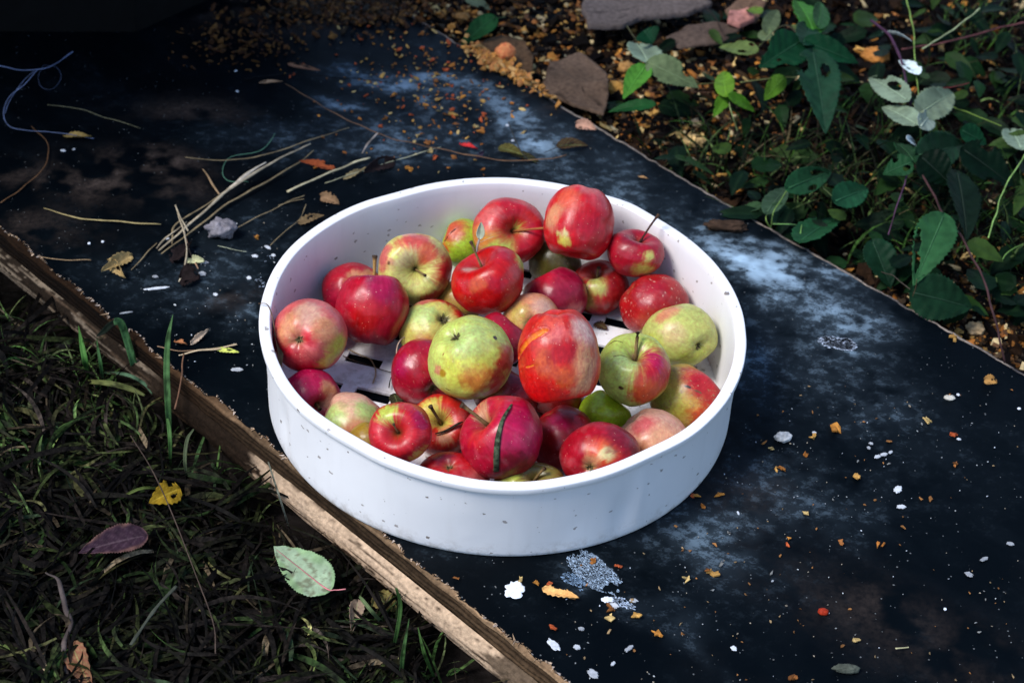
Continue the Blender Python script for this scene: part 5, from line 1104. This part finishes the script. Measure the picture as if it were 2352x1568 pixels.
GC = [((.007, .005, .004), 8), ((.020, .015, .012), 5), ((.012, .012, .005), 3), ((.026, .034, .010), 2), ((.045, .062, .018), 1.2), ((.10, .095, .035), 1.2), ((.15, .11, .065), 1.4), ((.06, .10, .045), .5)]
def gcol(): return np.array(random.choices([g[0] for g in GC], [g[1] for g in GC])[0])
def left_grass():
    random.seed(21); V, F, Cc = [], [], []
    n = 0
    while n < 330:
        x = random.uniform(-120, 1350); y = random.uniform(620, 1640); p = gpt(x, y); s_, t_ = to_board(p)
        if t_ > -.032: continue
        # bare mud around the white leaf and the lower right
        if random.random() < .7 * math.exp(-(((x - 690) / 130) ** 2 + ((y - 1440) / 130) ** 2)): continue
        n += 1; main = random.gauss(2.6, 1.1); spread = random.choice([.15, .3, .5, 1.6]); green = random.random()
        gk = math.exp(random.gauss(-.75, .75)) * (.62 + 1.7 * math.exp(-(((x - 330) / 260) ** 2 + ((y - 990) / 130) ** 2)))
        cen = np.array(p) + [0, 0, random.uniform(0, .014)]; LL = random.uniform(.03, .10); ww = random.uniform(.0018, .0056)
        for k in range(random.randint(6, 18)):
            a = main + random.gauss(0, spread); d = np.array([math.cos(a), math.sin(a)]); c = gcol()
            if green > .60 and random.random() < .6: c = np.array(random.choice([(.03, .06, .015), (.06, .10, .03), (.05, .06, .02)]))
            q0 = cen + np.array([random.gauss(0, .007), random.gauss(0, .007), random.uniform(0, .008)])
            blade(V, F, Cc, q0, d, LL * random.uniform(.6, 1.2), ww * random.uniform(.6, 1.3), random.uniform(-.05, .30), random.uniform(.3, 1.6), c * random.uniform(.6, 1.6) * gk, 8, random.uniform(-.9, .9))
    # loose blades
    for _ in range(700):
        x = random.uniform(-120, 1350); y = random.uniform(600, 1640); p = gpt(x, y); s_, t_ = to_board(p)
        if t_ > -.022: continue
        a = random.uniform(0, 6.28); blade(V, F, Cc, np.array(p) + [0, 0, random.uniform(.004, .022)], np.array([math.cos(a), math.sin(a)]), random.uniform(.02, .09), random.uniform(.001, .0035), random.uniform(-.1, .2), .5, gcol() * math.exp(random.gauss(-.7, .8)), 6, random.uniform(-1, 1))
    o = mesh_obj('trampled_grass', V, F, M_GRASS, cols=np.array(Cc), smooth=False); o['kind'] = 'stuff'; o['label'] = 'trampled wet grass and dead blades matted into the mud at the left'
left_grass()
def tuft_grass():
    random.seed(33); V, F, Cc = [], [], []
    # upright green tufts against the left edge
    for (x, y, n, h) in ((60, 850, 45, .06), (250, 890, 45, .055), (150, 870, 40, .05), (300, 900, 35, .05), (400, 980, 40, .05), (30, 780, 25, .05), (450, 1020, 35, .05), (540, 1120, 30, .05), (860, 1350, 35, .05), (930, 1420, 35, .05), (650, 1170, 20, .035), (780, 1290, 30, .04), (1030, 1530, 35, .05), (330, 1000, 30, .05)):
        p = gpt(x, y)
        for k in range(n):
            a = random.uniform(0, 6.28); d = np.array([math.cos(a), math.sin(a)]); q = np.array(p) + np.array([random.gauss(0, .016), random.gauss(0, .012), 0]); s_, t_ = to_board(q)
            if t_ > -.024: continue
            c = np.array(random.choice([(.07, .15, .035), (.11, .20, .05), (.04, .08, .02), (.15, .19, .07), (.02, .025, .012), (.10, .08, .05)])) * random.uniform(.4, 1.2)
            blade(V, F, Cc, q, d, h * random.uniform(.5, 1.1), random.uniform(.0012, .0032), random.uniform(.5, 2.5), random.uniform(.6, 2.2), c, 7, random.uniform(-.6, .6))
    o = mesh_obj('green_tufts', V, F, M_GRASS, cols=np.array(Cc), smooth=False); o['kind'] = 'stuff'; o['label'] = 'short green grass tufts growing along the torn board edge'
tuft_grass()

def big_blade(pts, wpx, col, label, widths=(.7, 1, 1, .8, .1), seed=0, roll=0):
    p = sample(pts, 22); V, F = [], []; Cc = []
    W_ = np.interp(np.linspace(0, 1, 22), np.linspace(0, 1, len(widths)), widths) * wpx / 2940 / 2
    for i in range(22):
        t = p[min(i + 1, 21)] - p[max(i - 1, 0)]; t /= np.linalg.norm(t); s1 = np.cross(t, VF); s1 /= np.linalg.norm(s1); nn = np.cross(s1, t)
        s1 = s1 * math.cos(roll) + nn * math.sin(roll); nn = np.cross(s1, t)
        for v in (-1, -.5, 0, .5, 1): V.append(p[i] + s1 * v * W_[i] + nn * (abs(v) - .5) * W_[i] * .5)
    V = np.array(V); F = [(i * 5 + j, i * 5 + j + 1, i * 5 + 6 + j, i * 5 + 5 + j) for i in range(21) for j in range(4)]
    k = fbm(V, 70, 3, seed)[:, None]; cc = np.array(col) * (.7 + .6 * k); cc = np.where(fbm(V, 130, 2, seed + 1)[:, None] > .66, cc * .35, cc)
    cc[2::5] *= 1.25
    base = p[0]; o = mesh_obj('tall_grass', V - base, F, M_LEAF, cols=cc * .5); o.location = Vector(base); tag(o, label, 'grass blade')
    md_ = o.modifiers.new('thickness', 'SOLIDIFY'); md_.thickness = .0002
def vert(x, y, z, h, zb=None):
    """point above the ground place x,y at pixel height y-h"""
    g = P(x, y, z); return g
GB = (.10, .24, .06)
def up(base, pts):   # blade standing at base; pts are photo positions, all in the upright plane through the base
    g = gpt(*base); out = [g]; dpt = (g - CAM) @ _f
    for i_, (x, y, dd) in enumerate(pts):
        d = ray(x, y); out.append(CAM + d * (dpt + dd - .022))
    return out
big_blade(up((390, 1000), [(386, 930, -.01), (383, 850, -.015), (386, 780, -.02), (397, 722, -.02)]), 15, (.11, .24, .08), 'tallest green grass blade, upright before the torn board edge', (.8, 1, 1, .8, .05), 1)
big_blade(up((391, 1080), [(391, 1020, -.01), (388, 980, -.01), (384, 960, -.01)]), 9, (.10, .22, .06), 'lower green blade under the tallest upright one', (.5, 1, 1, .5), 2)
big_blade(up((318, 880), [(306, 830, -.01), (292, 780, -.02), (278, 742, -.03), (262, 738, -.035)]), 18, (.09, .22, .08), 'broad green blade folded over the torn board edge', (.9, 1, 1, 1, .9), 3)
big_blade([P(268, 738, .010), P(252, 748, .008), P(237, 762, .006), P(222, 772, .004)], 16, (.012, .02, .012), 'dark folded end of the broad green blade', (.9, 1, .8, .2), 4)
big_blade(up((205, 872), [(196, 830, -.01), (188, 790, -.01), (180, 748, -.01)]), 15, (.09, .24, .05), 'green blade standing left of the folded broad one', (.8, 1, .8, .05), 5)
big_blade(up((238, 890), [(232, 840, -.01), (225, 800, -.01), (222, 775, -.01)]), 9, (.05, .13, .04), 'thin dark green blade between the standing ones', (.8, 1, .6, .05), 6)
big_blade(up((180, 875), [(250, 880, -.02), (300, 893, -.02), (333, 908, -.02)]), 13, (.17, .19, .06), 'olive blade lying level under the folded broad one', (.6, 1, 1, .4), 7, roll=.2)
big_blade(up((235, 855), [(290, 860, -.02), (330, 880, -.02), (350, 905, -.02)]), 8, (.12, .22, .12), 'grey-green blade lying above the olive one', (.5, 1, 1, .4), 8)
big_blade(up((480, 1010), [(505, 1000, 0), (530, 992, 0)]), 9, (.42, .40, .22), 'straw-yellow blade by the torn edge left of the sieve', (.8, 1, .6), 9)
big_blade(up((330, 860), [(336, 830, 0), (335, 815, 0)]), 8, (.10, .22, .05), 'short green blade tip below the torn edge', (1, .8, .1), 10)
big_blade(up((435, 1120), [(425, 1060, 0), (430, 1010, 0), (445, 985, 0)]), 8, (.13, .16, .08), 'grey-green arched blade left of the sieve base', (.6, 1, 1, .3), 11)
big_blade(up((470, 1000), [(455, 1040, -.01), (440, 1090, -.02)]), 9, (.10, .20, .07), 'drooping green blade beside the sieve base', (.6, 1, .4), 12)
big_blade(up((665, 1215), [(645, 1150, -.01), (632, 1110, -.02), (616, 1060, -.03)]), 4, (.44, .42, .30), 'thin pale straw leaning on the torn edge under the sieve', (1, 1, 1, .7), 13)
big_blade(up((900, 1500), [(912, 1450, -.01), (920, 1390, -.02), (910, 1350, -.03)]), 8, (.07, .15, .04), 'green blade arching at the foot of the cream edge', (.7, 1, 1, .6), 14)
big_blade(up((1000, 1560), [(975, 1500, -.01), (960, 1440, -.01)]), 8, (.08, .17, .04), 'green blade leaning left near the bottom', (.7, 1, .2), 15)
big_blade(up((890, 1440), [(860, 1410, -.01), (835, 1380, -.01), (825, 1368, 0)]), 8, (.16, .22, .09), 'mottled light green blade at the right of the white leaf', (.9, 1, 1, .6), 16)
big_blade(up((420, 1140), [(330, 1120, -.01), (235, 1165, -.01), (195, 1145, 0)]), 6, (.18, .24, .06), 'long yellow-green blade above the yellow leaf', (.5, 1, 1, .4), 17)
big_blade(up((920, 1568), [(926, 1500, -.01), (940, 1420, -.01)]), 9, (.08, .17, .05), 'upright green blade at the bottom left of the cream edge', (.9, 1, .1), 18)
# leaves in the grass
def gp(x, y, h): p = gpt(x, y); return P(x, y, p[2] + h)
wl = empty('fallen_leaf', gp(700, 1320, .02)); tag(wl, 'pale green-white fallen leaf with a pink stalk, mud-stained, in the wet grass', 'leaf')
leaf('blade', gp(750, 1350, .026), gp(630, 1256, .024), .036, (.1, -.45, 1), (.25, .33, .21), parent=wl, cup=.14, bend=-.03, n=56, m_=14, serr=.028, vein=(.38, .40, .30), ve=.22, seed=4, edge=(.20, .30, .15), mud=.14)
lin('stalk', [gp(635, 1262, .0275), gp(690, 1305, .0275), gp(748, 1350, .027), gp(770, 1354, .03), gp(794, 1352, .034)], 5, (.48, .16, .17), parent=wl, taper=(.3, .6, 1, 1, 1.1))
leaf('fallen_leaf', gp(410, 1122, .03), gp(345, 1150, .028), .022, (.2, -.5, 1), (.20, .12, .008), 'small mustard yellow leaf half under grass blades', 'leaf', cup=.2, serr=.08, vein=(.5, .36, .05), seed=9, bite=3, m=M_DEAD)
leaf('fallen_leaf', gp(330, 1230, .03), gp(180, 1258, .026), .026, (-.1, -.35, 1), (.028, .014, .022), 'dark purple leaf with a toothed edge lying in the grass', 'leaf', cup=.35, serr=.045, vein=(.12, .08, .09), seed=11, n=52, edge=(.12, .06, .05), m=M_DEAD)
leaf('fallen_leaf', gp(165, 1480, .02), gp(205, 1580, .02), .018, (-.2, -.3, 1), (.17, .07, .04), 'rust brown leaf upright at the bottom left', 'leaf', cup=.6, m=M_DEAD)
leaf('fallen_leaf', gp(822, 1380, .015), gp(810, 1445, .015), .012, (.2, -.3, 1), (.22, .15, .11), 'pale brown shrivelled leaf beside the cream edge', 'leaf', cup=.7, m=M_DEAD)
leaf('fallen_leaf', gp(860, 1370, .01), gp(920, 1400, .01), .018, (0, -.3, 1), (.12, .09, .03), 'olive brown leaf under blades by the cream edge', 'leaf', cup=.4, m=M_DEAD)
leaf('fallen_leaf', gp(560, 1040, .02), gp(640, 1085, .01), .022, (0, -.3, 1), (.018, .013, .010), 'black leaf in the shade between torn edge and sieve', 'leaf', cup=.3, m=M_DEAD)
tr = empty('buried_root', gp(150, 1400, .01)); tag(tr, 'grey muddy root curving through the grass at the bottom left', 'root')
lin('root', [gp(105, 1310, .02), gp(140, 1330, .02), gp(148, 1390, .02), gp(158, 1430, .02), gp(150, 1500, .018), gp(155, 1590, .018)], 17, (.07, .055, .05), parent=tr, wig=.006, n=40, taper=(.4, .9, 1, 1, .8), m=M_MUD)
lin('dead_straw', [gp(300, 1000, .05), gp(350, 1080, .05), gp(400, 1190, .045), gp(450, 1320, .04), gp(490, 1430, .035), gp(495, 1500, .03)], 4, (.06, .04, .03), 'long thin brown stalk running down through the grass past the yellow leaf', 'stalk')
lin('dead_straw', [gp(300, 1480, .03), gp(355, 1400, .03), gp(405, 1345, .03)], 11, (.05, .055, .04), 'broad dark blade slanting in the lower left grass', 'grass blade', flat=.3)

# ------------------------------------------------- right: bramble and grass
def right_grass():
    random.seed(41); V, F, Cc = [], [], []
    zones = [(1700, 380, 170, 60, 170), (1990, 350, 170, 80, 170), (2200, 480, 160, 90, 150), (2330, 600, 80, 90, 90), (1880, 470, 120, 50, 110), (2250, 90, 130, 80, 110), (1960, 540, 120, 60, 70), (2120, 560, 120, 60, 110), (2340, 300, 60, 120, 60), (1600, 330, 60, 40, 30)]
    for x0, y0, sx, sy, n in zones:
        for k in range(n):
            x = random.gauss(x0, sx * .6); y = random.gauss(y0, sy * .6); p = gpt(x, y); s_, t_ = to_board(p)
            if t_ < far_t(s_) + .006: continue
            a = random.uniform(0, 6.28); d = np.array([math.cos(a), math.sin(a)])
            c = np.array(random.choice([(.03, .075, .012), (.055, .13, .025), (.010, .025, .008), (.12, .19, .06), (.006, .015, .005), (.09, .07, .035)])) * random.uniform(.2, 1.1)
            blade(V, F, Cc, p, d, random.uniform(.03, .085), random.uniform(.0012, .0032), random.uniform(.4, 3), random.uniform(.3, 1.6), c, 7, random.uniform(-.6, .6))
    o = mesh_obj('green_grass', V, F, M_GRASS, cols=np.array(Cc), smooth=False); o['kind'] = 'stuff'; o['label'] = 'loose green grass growing up between the bramble leaves'
right_grass()
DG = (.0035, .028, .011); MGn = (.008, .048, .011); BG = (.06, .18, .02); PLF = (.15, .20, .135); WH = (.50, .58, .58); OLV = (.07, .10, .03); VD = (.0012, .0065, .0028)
# plants: label, height, leaves [(base),(tip),width px,colour, lift], stems
PL = [
 ('dark three-lobed bramble spray with a long drooping leaf, top right of centre', [((1836, 97), (1748, 150), 92, DG), ((1846, 98), (1872, 36), 62, DG), ((1850, 98), (1976, 140), 62, DG), ((1868, 122), (1902, 292), 98, (.016, .06, .03))],
   [([(1836, 97), (1850, 98), (1868, 124)], 6, (.12, .05, .05)), ([(1850, 98), (1800, 60), (1740, 110)], 4, (.05, .05, .03))], .085, 'bramble'),
 ('bright green upright leaf at the top border with a darker one behind', [((1868, 70), (1835, -20), 78, (.06, .24, .03)), ((1880, 60), (1895, -10), 46, (.03, .12, .03)), ((1850, 75), (1815, 50), 20, OLV)], [([(1868, 70), (1860, 110)], 5, (.08, .12, .03))], .06, 'bramble'),
 ('lime green seedling with four small rounded leaves', [((1668, 218), (1658, 148), 46, (.16, .34, .02)), ((1668, 222), (1640, 266), 32, (.10, .26, .02)), ((1676, 221), (1742, 254), 34, (.12, .32, .02)), ((1800, 180), (1752, 230), 46, (.09, .22, .02))],
   [([(1565, 196), (1620, 192), (1668, 190)], 4, (.16, .16, .05)), ([(1672, 222), (1680, 260), (1693, 300)], 5, (.20, .26, .10)), ([(1700, 190), (1760, 182), (1830, 178)], 5, (.16, .17, .06))], .045, 'seedling'),
 ('olive two-leaf sprig under the grey scraps', [((1735, 118), (1646, 100), 42, OLV), ((1760, 72), (1795, 8), 38, (.14, .19, .08)), ((1765, 90), (1745, 60), 34, (.16, .22, .10)), ((1745, 30), (1710, 10), 30, (.15, .26, .03))], [([(1735, 118), (1765, 80)], 4, OLV)], .05, 'seedling'),
 ('bramble spray with one bright pointed leaf and two pale spotted ones', [((1483, 152), (1432, 220), 54, (.10, .32, .04)), ((1488, 142), (1462, 82), 80, (.30, .40, .27)), ((1492, 146), (1606, 196), 70, (.16, .22, .10)), ((1480, 72), (1500, 100), 60, DG), ((1500, 240), (1395, 250), 36, MGn)],
   [([(1488, 142), (1505, 175), (1520, 205)], 5, (.14, .05, .04)), ([(1440, 60), (1488, 142)], 4, (.06, .06, .03))], .055, 'bramble'),
 ('dark arched leaf beside the far board edge near the top', [((1135, 42), (1058, 100), 50, (.02, .10, .03)), ((1070, -5), (1130, 20), 34, (.16, .20, .12)), ((1160, -10), (1100, -10), 40, MGn)], [([(1135, 42), (1160, 40)], 4, (.05, .08, .03))], .035, 'seedling'),
 ('pale upturned bramble leaves speckled black along the purple stem', [((2080, 228), (1985, 160), 62, PLF), ((2102, 284), (2022, 232), 58, PLF), ((2112, 262), (2207, 196), 78, (.28, .36, .22)), ((2106, 168), (2064, 124), 38, WH), ((2090, 92), (2036, 60), 20, WH), ((2085, 320), (2115, 332), 26, WH), ((2115, 290), (2150, 250), 50, (.38, .46, .36))],
   [([(2000, 48), (2040, 80), (2066, 130), (2082, 190), (2090, 240), (2092, 288)], 12, (.045, .018, .04)), ([(2080, -10), (2096, 60), (2102, 120), (2106, 180), (2112, 260), (2116, 330)], 6, (.14, .22, .05))], .075, 'bramble'),
 ('round pale leaf with holes at the right border', [((2345, 340), (2318, 274), 66, (.34, .46, .32))], [([(2300, 290), (2250, 270), (2180, 240)], 4, (.14, .22, .04))], .05, 'bramble'),
 ('glossy dark bramble leaves around a knot of thorny stem', [((2097, 368), (2062, 312), 62, (.02, .08, .03)), ((2092, 374), (2028, 398), 56, (.02, .085, .03)), ((2110, 356), (2230, 328), 88, (.02, .07, .03)), ((2118, 362), (2190, 425), 84, VD), ((2215, 345), (2335, 425), 92, VD), ((2200, 400), (2232, 540), 84, (.008, .022, .012)), ((2210, 300), (2270, 330), 50, DG)],
   [([(2100, 380), (2135, 430), (2167, 492), (2210, 545), (2231, 585), (2258, 640), (2275, 700), (2295, 770), (2308, 835)], 9, (.045, .02, .02)), ([(2085, 400), (2060, 470), (2040, 540)], 6, (.07, .03, .06))], .06, 'bramble'),
 ('pair of broad green leaves over grass right of the board', [((1812, 432), (1924, 384), 62, (.022, .10, .035)), ((1920, 462), (2004, 424), 66, (.02, .11, .045))], [([(1812, 432), (1780, 480), (1770, 520)], 5, (.12, .20, .05)), ([(1920, 462), (1900, 440), (1880, 425)], 4, (.06, .08, .03))], .05, 'bramble'),
 ('grey-green leaf pair just beyond the far board edge', [((1763, 487), (1812, 414), 50, (.06, .12, .06)), ((1768, 488), (1830, 500), 54, (.05, .11, .05)), ((1740, 480), (1700, 470), 40, (.04, .09, .035))], [([(1765, 487), (1760, 505), (1775, 530)], 5, (.14, .22, .05))], .035, 'seedling'),
 ('oval deep green leaf leaning over the board edge on a light green stem', [((1842, 552), (1932, 478), 84, (.018, .10, .035))], [([(1774, 514), (1810, 515), (1842, 516)], 6, (.14, .28, .08)), ([(1842, 516), (1838, 540), (1836, 560)], 5, (.12, .24, .06))], .035, 'seedling'),
 ('nibbled mid-green bramble leaf hanging above the pulp litter', [((2166, 498), (2104, 644), 92, (.035, .13, .045)), ((2175, 510), (2150, 545), 40, (.03, .12, .04)), ((2170, 505), (2100, 522), 20, (.12, .26, .05))], [([(2166, 498), (2175, 540), (2170, 580)], 4, (.12, .22, .05)), ([(2108, 640), (2095, 680)], 3, (.10, .06, .03))], .06, 'bramble'),
 ('two almost black-green leaves at the right end of the board edge', [((2005, 556), (2050, 660), 76, (.010, .045, .020)), ((2098, 672), (2240, 706), 106, (.010, .042, .018))], [([(2098, 672), (2060, 640), (2020, 620)], 4, (.05, .04, .03))], .045, 'bramble'),
]
for i, (lb, leaves, stems, h, kind) in enumerate(PL):
    b0 = leaves[0][0]; g = gpt(*b0); root = empty('bramble_plant' if kind == 'bramble' else 'seedling', (g[0], g[1], g[2]))
    tag(root, lb, 'plant', 'brambles and seedlings behind the board')
    for j, (b, t, w_, col) in enumerate(leaves):
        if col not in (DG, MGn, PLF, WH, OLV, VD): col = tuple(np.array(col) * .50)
        zt = h - random.uniform(0, .015) + g[2] + .01
        pb = P(*b, zt + .008); pt = P(*t, zt - random.uniform(.0, .02)); dist = (pb - CAM) @ _f
        scale = dist / FPX
        nrm = np.array([random.gauss(0, .25), -.55 + random.gauss(0, .2), 1])
        pale = col[0] > .2
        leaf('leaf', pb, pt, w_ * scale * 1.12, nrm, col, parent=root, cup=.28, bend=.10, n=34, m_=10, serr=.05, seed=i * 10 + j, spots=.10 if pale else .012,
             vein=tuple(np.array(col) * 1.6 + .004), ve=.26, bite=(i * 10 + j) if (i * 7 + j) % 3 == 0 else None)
        if w_ > 44:
            lv = [o for o in root.children if o.name.startswith('leaf')][-1]
            Lv = np.array(pt) - np.array(pb); Ln = np.linalg.norm(Lv); ax = Lv / Ln; nn = nrm - ax * (nrm @ ax); nn /= np.linalg.norm(nn)
            pp = [pb + ax * Ln * u_ + nn * (-.10 * Ln * u_ * u_ - .010 * w_ * scale + .0004) for u_ in np.linspace(0, .93, 8)]
            Vm, Fm = tube_mesh(np.array(pp), np.linspace(.0009, .0003, 8), 5)
            mesh_obj('midrib', Vm - g, Fm, M_STEM, lv, cols=np.tile(np.array(col) * 1.5 + .005, (len(Vm), 1)))
    for pts, w_, col in stems:
        lin('stem', [P(x, y, g[2] + .01 + h * (.9 if q_ < len(pts) - 1 else .55)) for q_, (x, y) in enumerate(pts)], w_, col, parent=root, n=36, wig=.002, m=M_STEM, flat=1)
def under_leaf():
    """dim undergrowth between the sprays: many small leaves nobody could count"""
    random.seed(51); V, F, Cc = [], [], []
    for _ in range(340):
        x = random.uniform(1380, 2400); y = random.uniform(-40, 720)
        g = gpt(x, y); s_, t_ = to_board(g)
        if t_ < far_t(s_) + .045: continue
        if x < 1700 and random.random() < .6: continue
        z = g[2] + random.uniform(.004, .045); b = P(x, y, z); a = random.uniform(0, 6.28); L = random.uniform(.014, .045)
        tip = b + np.array([math.cos(a) * L, math.sin(a) * L, -random.uniform(0, .012)])
        v, f, uv = leaf_mesh(b, tip, L * random.uniform(.45, .7), (random.gauss(0, .35), -.3 + random.gauss(0, .3), 1), n=8, m_=3, serr=.06)
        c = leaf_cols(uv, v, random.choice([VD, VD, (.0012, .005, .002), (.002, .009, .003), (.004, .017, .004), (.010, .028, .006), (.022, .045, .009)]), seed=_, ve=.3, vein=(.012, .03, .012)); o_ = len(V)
        V.extend(v); Cc.extend(c); F.extend([tuple(q + o_ for q in g_) for g_ in f])
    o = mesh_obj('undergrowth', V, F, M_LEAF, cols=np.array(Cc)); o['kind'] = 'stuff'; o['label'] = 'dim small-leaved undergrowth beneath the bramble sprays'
under_leaf()
for pts, w_, col, lb, h in [
    ([(2360, 52), (2290, 66), (2220, 86), (2150, 102), (2070, 112)], 9, (.085, .03, .03), 'red-brown thorny stem crossing the top right corner', .07),
    ([(2250, 20), (2200, 60), (2150, 92), (2120, 112)], 6, (.30, .34, .18), 'pale green stalk slanting in the top right', .09),
    ([(2360, 350), (2330, 395), (2305, 440), (2285, 500), (2272, 545)], 6, (.18, .30, .08), 'light green grass stem curving down the right border', .08),
    ([(1570, 190), (1480, 210), (1640, 212), (1560, 214)], 3, (.10, .05, .03), 'thin brown runner behind the pale spotted leaves', .01),
    ([(2225, 190), (2180, 200), (2130, 205)], 4, (.16, .03, .03), 'thin red shoot right of the purple stem', .05),
    ([(1600, 0), (1640, 40), (1665, 85)], 5, (.02, .012, .01), 'thin black twig over the top scraps', .03),
    ([(1395, 0), (1420, 30), (1440, 60)], 4, (.10, .12, .05), 'thin olive stalk beside the grey wood offcut', .03),
    ([(2352, 560), (2320, 575), (2300, 600)], 5, (.14, .26, .06), 'short green blade at the right border', .03)]:
    p0 = gpt(*pts[0]); lin('bramble_cane', [P(x, y, -.03 + h) for x, y in pts], w_, col, lb, 'stem', n=40, wig=.002, flat=1)

# dark shed whose foot shows as blackness at the top left, with its eave added out of view to shade the board
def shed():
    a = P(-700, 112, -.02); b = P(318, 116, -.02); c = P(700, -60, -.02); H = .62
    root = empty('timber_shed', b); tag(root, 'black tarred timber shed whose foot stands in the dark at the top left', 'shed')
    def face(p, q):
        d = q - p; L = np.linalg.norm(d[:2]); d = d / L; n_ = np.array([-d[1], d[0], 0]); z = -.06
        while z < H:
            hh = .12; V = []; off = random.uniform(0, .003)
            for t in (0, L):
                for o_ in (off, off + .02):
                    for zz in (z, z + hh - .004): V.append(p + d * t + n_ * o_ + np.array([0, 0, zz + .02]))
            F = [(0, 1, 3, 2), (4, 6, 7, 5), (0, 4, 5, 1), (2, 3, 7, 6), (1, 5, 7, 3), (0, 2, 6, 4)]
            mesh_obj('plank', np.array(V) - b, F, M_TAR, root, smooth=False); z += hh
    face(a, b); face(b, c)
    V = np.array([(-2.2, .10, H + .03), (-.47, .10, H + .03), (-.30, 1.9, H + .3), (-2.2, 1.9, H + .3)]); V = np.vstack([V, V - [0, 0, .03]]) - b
    mesh_obj('shade_eave', V, [(0, 1, 2, 3), (7, 6, 5, 4), (0, 4, 5, 1), (1, 5, 6, 2), (2, 6, 7, 3), (3, 7, 4, 0)], M_TAR, root, smooth=False)
shed()
